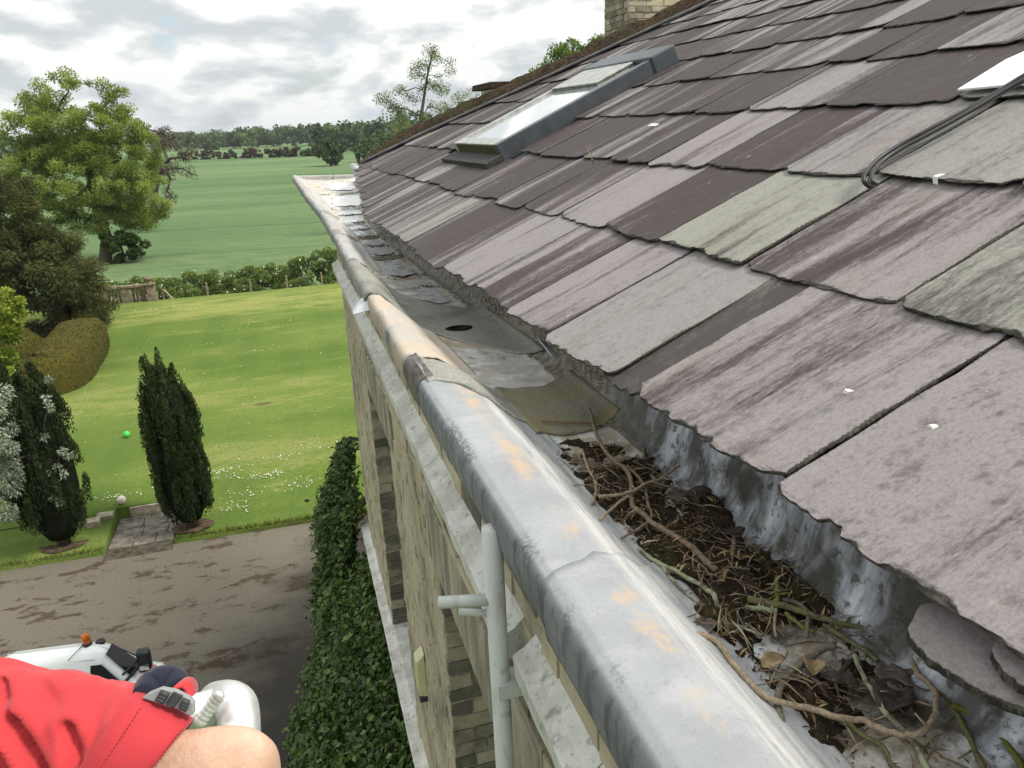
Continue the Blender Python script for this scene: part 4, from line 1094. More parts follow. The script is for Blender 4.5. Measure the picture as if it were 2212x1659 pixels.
# big dark yew at the left
MYEWT = foliage_mat('yew_spray', (0.014, 0.021, 0.005), (0.050, 0.060, 0.013), (0.14, 0.14, 0.038), .2)
YD = 43.0
def P34(x, y, dy=0): return np.array(ony((x, y), YD + dy))
C = []
for (x, y), (rx, ry), n in (((0, 450), (50, 75), 36), ((50, 570), (100, 66), 70), ((150, 612), (56, 46), 34), ((60, 680), (140, 60), 60), ((170, 675), (45, 42), 16), ((-60, 560), (90, 150), 40), ((105, 520), (34, 30), 10)):
    k = YD / FOC * 1.05; C.append(ell_points(n, P34(x, y), (rx * k, 2.6, ry * k), .4))
C = np.concatenate(C)
yb = P34(40, 780); yb[2] = 0.2
tree('yew_tree', 'broad dark yew tree with feathery sprays at the left edge', 'tree', tuple(yb), [yb, yb + [0, 0, 2.5], yb + [0, 0, 4.5]], C, rng.uniform(.45, .9, len(C)), 420, .19, MYEWT, .35, .22, .05, squash=.7, droop=.35, up=.1, nb=.2)
# clipped hedges
def hedge_mat():
    m = Mat('clipped_hedge', .95, .1); p = m.pos(); n = m.noise(p, 9, 7, .75); n2 = m.noise(p, 1.3, 3)
    c = m.ramp(n, [(.3, (.020, .018, .004)), (.5, (.070, .062, .012)), (.68, (.135, .112, .022))]); m.set('Base Color', m.mix(m.math('MULTIPLY', m.mask(n2, .45, .6), .5), c, (.055, .065, .012))); m.bump(n, 1.0, .08); return m.m
MHEDGE = hedge_mat()
MHLEAF = foliage_mat('hedge_leaf', (.024, .022, .005), (.075, .066, .014), (.15, .125, .030), .1)
def hedge(name, label, path_pts, hfun, width, n=46, group=None):
    pts = smoothline([Vector((x, y, 0)) for x, y in path_pts], n // (len(path_pts) - 1)); vs = []; fs = []; m = len(pts); prof_ = [(-.5, .0), (-.53, .35), (-.52, .75), (-.40, .95), (0, 1.0), (.40, .95), (.52, .75), (.53, .35), (.5, .0)]
    lp = []; ln = []
    for i, p in enumerate(pts):
        d = (pts[min(i + 1, m - 1)] - pts[max(i - 1, 0)]).normalized(); s = Vector((d.y, -d.x, 0)); tt_ = i / (m - 1); e_ = min(1, max(.03, min(tt_, 1 - tt_) / .08)) ** .5; h = hfun(tt_) * (.55 + .45 * e_)
        for a, b in prof_:
            q = p + s * (a * width * e_) + Vector((0, 0, b * h + .1)); q += Vector((nz(q.x, q.y, q.z), nz(q.y, q.z, q.x), 0)) * .06; vs.append(q)
    k = len(prof_)
    for i in range(m - 1):
        for j in range(k - 1): a = i * k + j; fs.append((a, a + 1, a + k + 1, a + k))
    fs.append(tuple(range(k))); fs.append(tuple((m - 1) * k + j for j in range(k))[::-1])
    root = empty(name, tuple(pts[0])); tag(root, label, 'hedge', group)
    body = obj('body', vs, fs, MHEDGE, root, True)
    A = np.array([[tuple(vs[i]) for i in f[:4]] for f in fs if len(f) == 4]); cnt = 14000; idx = rng.integers(0, len(A), cnt); w1, w2 = rng.random((2, cnt, 1))
    q = A[idx]; Pp = (q[:, 0] * (1 - w1) + q[:, 1] * w1) * (1 - w2) + (q[:, 3] * (1 - w1) + q[:, 2] * w1) * w2
    nn = unit(np.cross(q[:, 1] - q[:, 0], q[:, 3] - q[:, 0])); ce = A.reshape(-1, 3).mean(0); 
    V = leaf_quads(Pp + rng.normal(size=Pp.shape) * .02, .085 * rng.uniform(.6, 1.3, cnt), .5, nn + rdir(cnt) * .5, None)
    quads_obj('leaves', V, MHLEAF, root, np.clip(rng.normal(.5, .22, cnt), 0, 1))
    return root
hb = [onz(q, .3) for q in ((183, 838), (222, 785), (238, 742))]
hedge('clipped_hedge', 'curved golden brown clipped hedge sweeping up beside the lawn', [(-12.6, 31.6), (-11.4, 31.4), (-10.4, 32.0)] + [(p.x - .9, p.y) for p in hb], lambda t: interp(t, [0, .25, .45, .7, .9, 1.0], [.7, 1.05, 1.65, 1.95, 1.85, 1.6]), 1.9, 60)
hedge('clipped_hedge', 'domed olive clipped hedge behind the left yew column', [(onz(q, .3).x, onz(q, .3).y) for q in ((-90, 800), (-40, 795), (15, 792), (78, 798))], lambda t: 2.3 * (1 - .40 * (2 * t - .9) ** 2), 1.8)
hedge('clipped_hedge', 'tall dark clipped hedge end standing near the balustrade', [(-10.8, 46.5), (-10.75, 43.5), (-10.6, 41.2)], lambda t: 3.3, 1.3)

# Irish yew columns
MIY = foliage_mat('irish_yew', (0.009, 0.017, 0.006), (0.031, 0.050, 0.015), (0.090, 0.115, 0.032), .12)
def yew_column(label, base, H, prof_pts, lean, seed):
    global rng
    rng = np.random.default_rng(seed); rr = random.Random(seed)
    root = empty('yew_column', base); tag(root, label, 'yew', 'columnar yews beside the path')
    b = np.array(base)
    mb = MB(); mb.tube([b, b + [0, 0, H * .3], b + [lean * .5, 0, H * .55]], [.16, .12, .06], 8); mb.build('trunk', MBARK, root, True)
    def rad(z): return interp(z / H, [p[0] for p in prof_pts], [p[1] for p in prof_pts])
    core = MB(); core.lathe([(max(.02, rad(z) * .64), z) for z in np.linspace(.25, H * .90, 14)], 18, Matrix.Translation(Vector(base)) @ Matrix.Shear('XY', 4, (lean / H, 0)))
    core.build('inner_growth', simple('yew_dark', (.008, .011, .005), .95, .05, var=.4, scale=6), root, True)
    Ps = []; As = []; Ns = []; T = []
    for k in range(120):
        a = rr.uniform(0, 2 * pi); z0 = H * rr.uniform(.03, .80) ** .9; ln = H * rr.uniform(.12, .30); top = z0 + ln
        if k < 16: a = rr.uniform(0, 2 * pi); z0 = H * .62; ln = H * rr.uniform(.22, .40)
        m = 300; t = rng.random(m) ** .8; z = z0 + ln * t
        R0 = np.array([rad(min(zz, H * .97)) for zz in z]) * rr.uniform(.58, .82)
        if k < 16: R0 = R0 * rr.uniform(.15, .9)
        pr = .125 * np.sqrt(np.maximum(0, 1 - t)) + .018
        d = rdir(m); cx = np.cos(a) * R0; cy = np.sin(a) * R0
        P = np.stack([cx + d[:, 0] * pr + lean * z / H, cy + d[:, 1] * pr, z + d[:, 2] * .05], 1) + b
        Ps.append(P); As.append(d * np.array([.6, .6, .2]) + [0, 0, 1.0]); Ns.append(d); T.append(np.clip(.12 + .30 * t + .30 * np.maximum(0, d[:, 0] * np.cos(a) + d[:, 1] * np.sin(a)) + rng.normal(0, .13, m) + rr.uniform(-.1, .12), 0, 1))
    P = np.concatenate(Ps); V = leaf_quads(P, .075 * rng.uniform(.6, 1.4, len(P)), .42, np.concatenate(As), np.concatenate(Ns), .6)
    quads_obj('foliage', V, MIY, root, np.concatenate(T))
    return root
y1 = onz((417, 1138), .12); y2 = onz((140, 1176), .12)
disc('earth_patch', y1.x, y1.y, .50, .36, .150, MEARTH)['kind'] = 'structure'
disc('earth_patch', y2.x, y2.y, .55, .40, .146, MEARTH)['kind'] = 'structure'
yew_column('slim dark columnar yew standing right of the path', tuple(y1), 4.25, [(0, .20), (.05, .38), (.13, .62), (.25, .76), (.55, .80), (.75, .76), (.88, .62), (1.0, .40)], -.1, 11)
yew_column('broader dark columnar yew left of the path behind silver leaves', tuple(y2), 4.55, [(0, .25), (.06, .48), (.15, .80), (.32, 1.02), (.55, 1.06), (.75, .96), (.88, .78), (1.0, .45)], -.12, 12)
rng = np.random.default_rng(99)

# silver leaved pear at the left edge
MSIL = foliage_mat('silver_leaf', (0.10, 0.125, 0.085), (0.25, 0.30, 0.22), (0.52, 0.57, 0.46), .25)
SY = 18.6
def PS(x, y, dy=0): return np.array(ony((x, y), SY + dy))
k = SY / FOC
C = [ell_points(46, PS(-10, 930), (52 * k, .6, 130 * k), .35), ell_points(26, PS(10, 1050), (42 * k, .5, 70 * k), .3), ell_points(22, PS(-60, 900), (60 * k, .8, 160 * k), .2)]
C.append(np.array([PS(*q) for q in ((70, 985), (85, 1000), (100, 1020), (118, 1045), (125, 1010), (138, 1025), (112, 1075), (128, 1085), (135, 975), (148, 985), (95, 945), (105, 820), (100, 860), (108, 880))]))
C = np.concatenate(C); Rr = np.concatenate([rng.uniform(.13, .26, len(C) - 14), np.full(14, .11)])
sb = PS(-60, 1300); sb[2] = 0.12
tree('silver_pear_tree', 'silvery leaved weeping tree cut off by the left edge', 'tree', tuple(sb), [sb, sb + [0, 0, 1.6], PS(-50, 1000)], C, Rr, 190, .085, MSIL, .08, .26, .3, r_tip=.006, squash=1.1, droop=.5, up=.2, nb=.3)
# lime green shrub at the left edge
MLIME = foliage_mat('lime_leaf', (0.09, 0.12, 0.015), (0.20, 0.26, 0.035), (0.36, 0.41, 0.08), .35)
C = np.concatenate([ell_points(22, np.array(ony((5, 680), 24)), (.55, .5, .8), .3), ell_points(14, np.array(ony((-10, 760), 24)), (.5, .5, .8), .3)])
lb = np.array(ony((-20, 900), 24.0)); lb[2] = .2
tree('lime_shrub', 'bright lime green shrub peeping in at the left edge', 'shrub', tuple(lb), [lb, lb + [0, 0, 2.0], np.array(ony((-5, 760), 24))], C, rng.uniform(.15, .3, len(C)), 120, .13, MLIME, .06, .7, .3, r_tip=.01)

# shrub border beyond the lawn, with pale flowers
MBORD = foliage_mat('border_leaf', (0.050, 0.085, 0.016), (0.125, 0.185, 0.045), (0.26, 0.33, 0.11), .35)
MFLOW = foliage_mat('pale_flower', (.42, .44, .32), (.60, .62, .50), (.75, .76, .68), .2)
xb = -10.6; bi = 0
bl = ['low flowering shrub behind the balustrade', 'flowering shrub behind the stone pillar', 'flowering shrub behind the leaning fence brace', 'flowering shrub behind the first plain fence post', 'pale flowering shrub between the first two plain posts', 'flowering shrub behind the second plain fence post', 'fuller flowering shrub left of the third plain post', 'flowering shrub behind the third plain fence post', 'tall flowering shrub behind the last fence post', 'darker taller shrub beside the corner of the house', 'leafy shrub half hidden by the house corner']
for i, lbl in enumerate(bl):
    x = -10.4 + i * 1.42; h = 1.05 + .07 * i + rng.uniform(-.1, .15) + (.5 if i == 9 else 0); yy = 50.9 + rng.uniform(-.2, .5)
    C = np.concatenate([ell_points(20, (x, yy, h * .55), (1.0, 1.0, h * .55), .4, lambda p: p[2] > 0), ell_points(8, (x + rng.uniform(-.3, .3), yy - 1.0, .3), (.9, .7, .45), .3)])
    root = tree('border_shrub', lbl, 'shrub', (x, yy, 0), [np.array([x, yy, 0]), np.array([x, yy, h * .3])], C, rng.uniform(.28, .46, len(C)), 240, .11, MBORD, .04, .7, .35, 'flowering shrubs in the border', r_tip=.008)
    Pf, Nf, _ = blob_points(C, rng.uniform(.40, .5, len(C)), 4, .9, .8); Pf = Pf[Pf[:, 2] > .3]
    quads_obj('flowers', leaf_quads(Pf, .10 * rng.uniform(.7, 1.3, len(Pf)), .9, None, Nf[:len(Pf)] + [0, -.4, .5], .7), MFLOW, root, rng.random(len(Pf)))['kind'] = 'stuff'
# balustrade: pierced stone panel, pillar with cap
MSTONE = simple('mossy_stone', (0.20, 0.165, 0.115), .95, .1, var=.45, scale=3.5, bump=.6, bdist=.02)
bal = empty('balustrade', (-10.5, 48.75, 0)); tag(bal, 'low stone balustrade with pierced panels at the end of the lawn', 'balustrade')
BYY = 48.78
q = MB(); q.box(-13.5, BYY - .16, .1, -8.32, BYY + .16, .42); bevel(q.build('plinth', MSTONE, bal), .02)
q = MB(); q.box(-13.5, BYY - .17, 1.30, -8.32, BYY + .17, 1.44); bevel(q.build('rail', MSTONE, bal), .02)
for x0, x1 in ((-10.75, -10.35), (-9.62, -9.05), (-8.45, -8.3)):
    q = MB(); q.box(x0, BYY - .11, .421, x1, BYY + .11, 1.299); q.build('panel', MSTONE, bal)
for x0 in (-10.33, -9.02):
    for k in range(3):
        x = x0 + .11 + k * .19
        q = MB(); q.lathe([(.045, .421), (.05, .47), (.085, .62), (.05, .78), (.03, .86), (.05, .95), (.085, 1.10), (.05, 1.24), (.045, 1.299)], 10, Matrix.Translation(Vector((x, BYY, 0)))); q.build('baluster', MSTONE, bal, True)
pil = empty('stone_pillar', (-8.0, 48.7, 0)); tag(pil, 'square stone pillar with round capped finial ending the balustrade', 'pillar')
q = MB(); q.box(-8.30, 48.45, .05, -7.72, 49.03, .85); bevel(q.build('base', MSTONE, pil), .03)
q = MB(); q.box(-8.24, 48.51, .85, -7.78, 48.97, 1.38); q.box(-8.30, 48.45, 1.381, -7.72, 49.03, 1.47); bevel(q.build('shaft', MSTONE, pil), .02)
q = MB(); q.lathe([(.20, 1.471), (.12, 1.56), (.14, 1.62), (.24, 1.70), (.26, 1.76), (.20, 1.82), (.05, 1.85)], 14, Matrix.Translation(Vector((-8.01, 48.74, 0)))); q.build('finial', MSTONE, pil, True)
# post and board fence
MWOOD = simple('grey_timber', (0.23, 0.19, 0.12), .9, .15, var=.3, scale=10)
fl = ['short timber fence post beside the stone pillar', 'first plain fence post right of the brace', 'second plain fence post right of the brace', 'third plain fence post right of the brace', 'fence post nearest the house corner']
for i, x in enumerate((-7.42, -4.97, -2.46, -.33, 1.78)):
    q = MB(); q.box(x - .05, 48.95, .05, x + .05, 49.05, (1.0, 1.15, 1.1, 1.15, 1.15)[i], None, .008); tag(q.build('fence_post', MWOOD), fl[i], 'fence post', 'posts along the lawn edge')
q = MB(); q.tube([(-7.35, 48.9, 1.0), (-6.7, 48.75, .08)], .045, 6); tag(q.build('fence_brace', simple('pale_timber', (.42, .36, .25), .85, .15)), 'pale timber brace leaning against the first fence post', 'brace')
q = MB(); q.box(-7.4, 49.06, .05, 5.5, 49.10, .20); tag(q.build('edging_board', simple('dark_timber', (.07, .05, .035), .9, .1, var=.4)), 'dark edging board along the far side of the lawn', 'edging board')
# daisies in the lawn
Pd = []
for (x, y, n, sx, sy) in ((545, 1025, 26, .20, .10), (590, 1022, 46, .22, .08), (480, 1020, 30, .22, .10), (485, 1030, 20, .5, .2), (640, 1035, 35, .22, .15), (525, 1060, 30, .3, .2), (250, 1072, 35, .3, .15), (610, 990, 25, .5, .2), (525, 1075, 20, .3, .2), (690, 960, 20, .4, .3), (570, 700, 30, 1.2, .4), (350, 667, 60, 1.5, .15), (460, 740, 20, .6, .3), (600, 755, 15, .5, .2)):
    c = onz((x, y), .42); Pd.append(np.array([c.x, c.y, 0]) + np.stack([rng.normal(0, sx, n), rng.normal(0, sy, n), np.zeros(n)], 1))
Pd.append(np.stack([rng.uniform(-9, 2.5, 130), rng.uniform(21.5, 47, 130), np.zeros(130)], 1))
Pd = np.concatenate(Pd); Pd[:, 2] = [lawn_h(p[0], p[1]) + .03 for p in Pd]
V = leaf_quads(Pd, .045 * rng.uniform(.7, 1.3, len(Pd)), 1.0, rdir(len(Pd)) * [1, 1, .1], np.array([0, 0, 1.0]), .95)
quads_obj('daisies', V, MFLOW, None, rng.random(len(Pd)) * .5 + .5)['kind'] = 'stuff'
# balls
def ball_mat(n, c, c2=None):
    m = Mat(n, .5, .3); o = m.coord(); m.set('Base Color', m.mix(m.mask(m.voronoi(o, 7.0), .25, .32), c2 or tuple(x * .8 for x in c), c)); return m.m
for (x, y), r, mt, lb in (((273, 938), .105, ball_mat('green_ball', (.07, .50, .09)), 'bright green ball lying on the lawn'), ((262, 1080), .115, ball_mat('white_ball', (.62, .57, .50), (.50, .42, .38)), 'off white football lying on the lawn near the path')):
    c = onz((x, y), .35); c = onz((x, y), lawn_h(c.x, c.y) + r); q = MB(); q.lathe([(r * sin(t), -r * cos(t)) for t in np.linspace(.02, pi - .02, 14)], 20, Matrix.Translation(c)); tag(q.build('ball', mt, None, True), lb, 'ball')
# rough grass fringe where the lawn meets the drive
n = 5200; xg = rng.uniform(-12, 1.5, n); keep = (xg < PX0 - .02) | (xg > PX1 + .02); xg = xg[keep]; n = len(xg)
yg = 18.42 - .03 * xg * .9 + np.abs(rng.normal(0, .10, n)) - .04; Pg = np.stack([xg, yg, rng.uniform(.06, .15, n)], 1)
quads_obj('grass_fringe', leaf_quads(Pg, .13 * rng.uniform(.5, 1.2, n), .14, np.tile([0, -.3, 1.0], (n, 1)), np.array([0, -1.0, .3]), .5), foliage_mat('fringe_grass', (.055, .075, .014), (.12, .15, .03), (.22, .23, .07), .3), None, rng.random(n))['kind'] = 'stuff'
# lone field tree, hedgerow bushes, far woods, hills
MFAR = foliage_mat('far_leaf', (0.026, 0.048, 0.016), (0.060, 0.096, 0.030), (0.115, 0.16, 0.05), .2)
MFAR2 = foliage_mat('far_leaf_light', (0.030, 0.055, 0.014), (0.065, 0.11, 0.028), (0.115, 0.165, 0.05), .12)
MBROWN = foliage_mat('brown_hedge', (0.030, 0.022, 0.012), (0.062, 0.045, 0.024), (0.10, 0.085, 0.04), .1)
lt = onz((715, 358), GZ)
C = ell_points(46, (lt.x, lt.y, 3.9), (4.0, 3.6, 3.8), .4)
tree('field_oak', 'round dark tree standing alone in the green field', 'tree', tuple(lt), [np.array(lt), np.array(lt) + [0, 0, 1.6], np.array(lt) + [0, 0, 3.5]], C, rng.uniform(.9, 1.4, len(C)), 60, .8, MFAR, .35, .8, .3, r_tip=.06)
hl = ['leftmost dark bush of the field hedgerow', 'second hedgerow bush from the left', 'third hedgerow bush from the left', 'fourth hedgerow bush from the left', 'fifth hedgerow bush, left of the gap', 'sixth hedgerow bush, right of the gap', 'seventh hedgerow bush from the left', 'eighth hedgerow bush from the left', 'last hedgerow bush before the lone tree']
for i, (x, w) in enumerate(zip((408, 455, 492, 525, 552, 590, 620, 650, 675), (22, 26, 18, 24, 14, 18, 22, 22, 16))):
    yy = interp(x, [390, 560, 690], [346, 341, 336.5]); c = onz((x, yy), GZ); k = c.y / FOC
    bush('hedgerow_bush', hl[i], 'bush', (c.x, c.y, 1.3), (w * k * 1.15, 2.0, 2.0), 18, 40, .9, MBROWN if i != 8 else MFAR, 'bushes of the field hedgerow', (.7, 1.1))
# woodland band: one mass of many crowns
Cw = []; Tw = []
def wood(x0, x1, y_px, dist, n, hgt, mat_i, spread):
    for k in range(n):
        x = lerp(x0, x1, (k + rng.random()) / n); p = onz((x, 300), 0) if False else None
        d = ray((x, 290)); y = dist * rng.uniform(1 - spread, 1 + spread); P = np.array([d[0] / d[1] * y, y, 0]); h = hgt * rng.uniform(.75, 1.2)
        c = P + [0, 0, h * .55]; m = 12
        Cw.append(ell_points(m, c, (h * .38, h * .38, h * .46), .35)); Tw.append(np.full(m, rng.normal(.5, .2)))
wood(-80, 20, 0, 420, 26, 12, 0, .1)
wood(320, 520, 0, 640, 52, 11.5, 0, .12)
wood(505, 700, 0, 590, 46, 12.3, 0, .08)
wood(690, 900, 0, 430, 60, 11.2, 0, .15)
wood(860, 1300, 0, 500, 60, 16, 0, .15)
Cw = np.concatenate(Cw); Tw = np.concatenate(Tw)
P, Nn, I = blob_points(Cw, rng.uniform(1.6, 2.8, len(Cw)), 20, .4, .8)
V = leaf_quads(P, 1.7 * rng.uniform(.6, 1.3, len(P)), .8, None, Nn + [0, 0, .4], .5)
quads_obj('woodland', V, MFAR, None, np.clip(Tw[I] + .25 * Nn[:, 2] + rng.normal(0, .1, len(P)), 0, 1))['kind'] = 'stuff'
for i, (x, yy, w, h, lb) in enumerate(((790, 349, 22, 5.5, 'pale round bush right of the lone field tree'), (840, 340, 30, 7.5, 'rounded light green tree close to the roof edge'), (815, 330, 26, 8, 'mid green tree rising beside the roof edge'))):
    c = onz((x, yy), GZ); k = c.y / FOC
    bush('field_bush', lb, 'bush', (c.x, c.y, h * .5), (w * k, w * k, h * .5), 26, 45, .9, MFAR2, 'bushes near the roof edge', (.9, 1.4))
# poplars in the wood
for i, (x, h) in enumerate(((823, 16), (830, 19), (838, 17), (846, 18), (855, 15))):
    d = ray((x, 280)); y = 470; P = np.array([d[0] / d[1] * y, y, GZ]); C = np.array([P + [0, 0, z] for z in np.linspace(4, h, 9)])
    tree('poplar', ['first', 'second', 'third', 'fourth', 'fifth'][i] + ' slim pointed tree from the left above the distant wood', 'tree', tuple(P), [P, P + [0, 0, 4]], C, np.linspace(1.5, .5, 9), 30, 1.0, MFAR, .25, .5, .3, 'slim pointed trees in the wood', r_tip=.08)
# hills
hm = Mat('hill', .95, .05); hm.set('Base Color', hm.mix(hm.mask(hm.noise(hm.mapping(hm.pos(), (.002, .002, .01)), 1.0, 3), .4, .6), (.055, .085, .05), (.085, .12, .07)))
vs = []; fs = []; n = 60
for i in range(n + 1):
    a = lerp(-.55, .75, i / n); x, y = 7600 * sin(a), 7600 * cos(a); h = 16 + 30 * max(0, nz(a * 3 + .7, 1.1)) + 42 * math.exp(-((a - .14) / .12) ** 2) + 14 * nz(a * 9, 3)
    vs += [(x, y, -5), (x * .985, y * .985, max(6, h * .8)), (x * 1.03, y * 1.03, max(8, h))]
for i in range(n):
    for k in range(2): a = i * 3 + k; fs.append((a, a + 3, a + 4, a + 1))
o = obj('hills', vs, fs, hm.m, None, True); o['kind'] = 'structure'

# trees behind the roof
MTT = foliage_mat('thin_leaf', (0.055, 0.085, 0.022), (0.12, 0.17, 0.045), (0.23, 0.28, 0.095), .4)
TY = 75.0
def P75(x, y, dy=0): return np.array(ony((x, y), TY + dy))
tb = P75(905, 500); tb[2] = 0
C = np.array([P75(*q) + rng.normal(0, .35, 3) for q in ((935, 95), (925, 115), (945, 120), (960, 130), (968, 150), (915, 130), (905, 150), (930, 150), (950, 165), (920, 175), (935, 190), (955, 190), (890, 175), (880, 190), (865, 180), (905, 200), (925, 215), (945, 225), (885, 215), (870, 230), (895, 235), (915, 245), (935, 255), (950, 250), (905, 265), (925, 275), (885, 265), (870, 262), (945, 285), (910, 290), (890, 288), (830, 205), (838, 218), (855, 225), (845, 240), (862, 250), (960, 270), (875, 290), (855, 285), (930, 300), (960, 300), (965, 200), (940, 135), (912, 162))])
tree('ash_tree', 'tall thin leaved tree rising behind the roof edge', 'tree', tuple(tb), [tb, P75(905, 330), P75(910, 250), P75(922, 170), P75(935, 110)], C, rng.uniform(.55, 1.0, len(C)), 200, .125, MTT, .16, .7, .05, r_tip=.025, up=.2)
C = np.array([P75(*q, 3) + rng.normal(0, .35, 3) for q in ((965, 215), (975, 205), (985, 225), (960, 240), (975, 245), (1000, 205), (1010, 215), (1000, 230), (1015, 235), (990, 250), (970, 262), (955, 270), (985, 265), (1005, 250))])
sb2 = P75(975, 480, 3); sb2[2] = 0
tree('sapling', 'smaller thin tree just right of the tall tree', 'tree', tuple(sb2), [sb2, P75(978, 300, 3), P75(980, 250, 3)], C, rng.uniform(.5, .9, len(C)), 150, .125, MTT, .08, .7, .3, r_tip=.03)
MT2 = foliage_mat('maple_leaf', (0.040, 0.075, 0.016), (0.10, 0.16, 0.032), (0.20, 0.27, 0.07), .4)
def P45(x, y, dy=0): return np.array(ony((x, y), 45 + dy))
C = np.concatenate([ell_points(34, P45(1245, 135), (1.7, 1.5, 1.1), .35), np.array([P45(*q) for q in ((1160, 160), (1172, 150), (1168, 175), (1185, 165), (1285, 95), (1292, 88), (1275, 105), (1190, 130), (1205, 115), (1150, 180), (1330, 60), (1310, 90))])])
tb = P45(1250, 400); tb[2] = 0
tree('maple_tree', 'leafy green tree showing between the roof and the chimney', 'tree', tuple(tb), [tb, P45(1250, 250), P45(1248, 180)], C, rng.uniform(.3, .6, len(C)), 190, .12, MT2, .3, .8, .1, r_tip=.03)

# climber and shrubs against the house
MCLI = foliage_mat('climber_leaf', (0.018, 0.042, 0.008), (0.058, 0.108, 0.020), (0.15, 0.215, 0.055), .25, .45, .35)
def climber(name, label, y0, y1, ztop, thick, n, leaf, seed, cat='climber', mat=MCLI):
    rr = np.random.default_rng(seed)
    root = empty(name, (WALLX0, (y0 + y1) / 2, 0)); tag(root, label, cat)
    y = rr.uniform(y0, y1, n); s = rr.random(n)
    zt = np.array([ztop(a) for a in y]); z = zt * (1 - s ** 1.15 * .9)
    th = np.array([thick(a, b, c) for a, b, c in zip(y, z, zt)])
    bump_ = np.array([.42 * nz(a * 1.1, b * 1.1, seed) + .24 * nz(a * 2.8, b * 2.8, seed + 4) for a, b in zip(y, z)])
    dx = np.maximum(.03, th * (1 + bump_)) * (1 - .28 * rr.random(n) ** 2) + .05 * rr.normal(size=n)
    P = np.stack([WALLX0 - dx, y, z], 1); out = np.stack([-np.ones(n), rr.normal(0, .3, n), np.full(n, .55)], 1)
    ax = np.stack([-.5 + rr.normal(0, .5, n), rr.normal(0, .6, n), -.45 + rr.normal(0, .35, n)], 1)
    global rng
    rng = rr
    L = leaf * rr.uniform(.45, 1.5, n) * (1 + .5 * (rr.random(n) < .06))
    quads_obj('leaves', leaf_quads(P, L, .62, ax, unit(out), .62), mat, root, np.clip(rr.normal(.42, .26, n) + bump_ * .7 + .25 * (rr.random(n) < .08), 0, 1))
    # inner mass so that no wall shows through
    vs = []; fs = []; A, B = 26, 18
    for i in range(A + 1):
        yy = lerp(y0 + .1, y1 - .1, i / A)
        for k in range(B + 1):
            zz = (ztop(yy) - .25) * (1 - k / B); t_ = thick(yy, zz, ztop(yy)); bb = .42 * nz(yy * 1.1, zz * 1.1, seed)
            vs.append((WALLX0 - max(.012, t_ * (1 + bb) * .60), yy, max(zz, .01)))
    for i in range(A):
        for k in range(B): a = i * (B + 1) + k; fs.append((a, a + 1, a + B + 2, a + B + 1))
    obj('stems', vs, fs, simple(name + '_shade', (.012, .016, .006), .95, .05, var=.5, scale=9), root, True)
    return root
climber('wall_climber', 'dense dark green leafy climber covering the lower house wall', 2.6, 7.45, lambda y: 5.15 + .12 * nz(y * 2.1, 4), lambda y, z, zt: interp(zt - z, [0, .25, .8, 1.8, 5.2], [.05, .40, .82, 1.12, 1.25]) * interp(y, [2.6, 3.4, 6.0, 7.5], [.75, .95, 1.0, .75]), 82000, .056, 31)
def ztop2(y): return interp(y, [7.45, 8.0, 8.6, 9.6, 10.6], [5.7, 6.15, 6.1, 5.3, 4.3]) + .25 * nz(y * 2.6, 9)
climber('corner_shrub', 'tall bushy evergreen shrub beyond the house corner', 7.35, 10.8, ztop2, lambda y, z, zt: interp(zt - z, [0, .35, 1.0, 2.0, 7.0], [.08, .26, .48, .64, .68]) * interp(y, [7.4, 8.5, 9.8, 10.8], [.9, 1.0, .9, .3]), 42000, .060, 32, 'shrub', foliage_mat('shrub_leaf', (0.016, 0.038, 0.009), (0.050, 0.092, 0.019), (0.13, 0.185, 0.048), .25, .5, .3))
rng = np.random.default_rng(5)
# ================================================================== GUTTER CONTENTS
def fz(y, x=None): return EYE + interp(y, GY, G_FZ)
# soil and leaf litter: height field, only where it rises above the lead
vs = []; fs = []; idx = {}; NYL, NXL = 150, 44
def litter_h(x, y):
    k = (x - interp(y, GY, G_FX)) / (interp(y, GY, G_UX) - interp(y, GY, G_FX))
    edge = min(1, max(0, (k + .04) / .10)) * min(1, max(0, (1.06 - k) / .12))
    env = interp(y, [.25, .55, .8, .95, 1.2, 1.75, 1.92], [.8, .9, 1.0, 1.1, 1.15, .95, -.3])
    h = .018 * env + .026 * fbm(x * 7, y * 7, 3.3) + .012 * fbm(x * 26, y * 26, 1.0) + .005 * nz(x * 90, y * 90)
    h += .03 * math.exp(-(((y - 1.42) / .10) ** 2 + ((k - .95) / .2) ** 2))
    # bare spots of lead
    for by_, bx_, ry_, rx_ in ((.96, .50, .07, .26), (.70, .45, .13, .55), (1.80, .70, .06, .35)):
        h -= .034 * math.exp(-(((y - by_) / ry_) ** 2 + ((k - bx_) / rx_) ** 2))
    return h * edge - .03 * (1 - edge)
for j in range(NYL + 1):
    y = lerp(.2, 1.95, j / NYL); a, b = interp(y, GY, G_FX) - .015, interp(y, GY, G_UX) + .02
    for i in range(NXL + 1):
        x = lerp(a, b, i / NXL); h = litter_h(x, y); idx[(j, i)] = h; vs.append((x, y, fz(y) + max(h, -.012) - .002))
for j in range(NYL):
    for i in range(NXL):
        if max(idx[(j, i)], idx[(j + 1, i)], idx[(j, i + 1)], idx[(j + 1, i + 1)]) < .001: continue
        a = j * (NXL + 1) + i; fs.append((a, a + 1, a + NXL + 2, a + NXL + 1))
lit_ob = obj('leaf_litter', vs, fs, MLIT, None, True); lit_ob['kind'] = 'stuff'
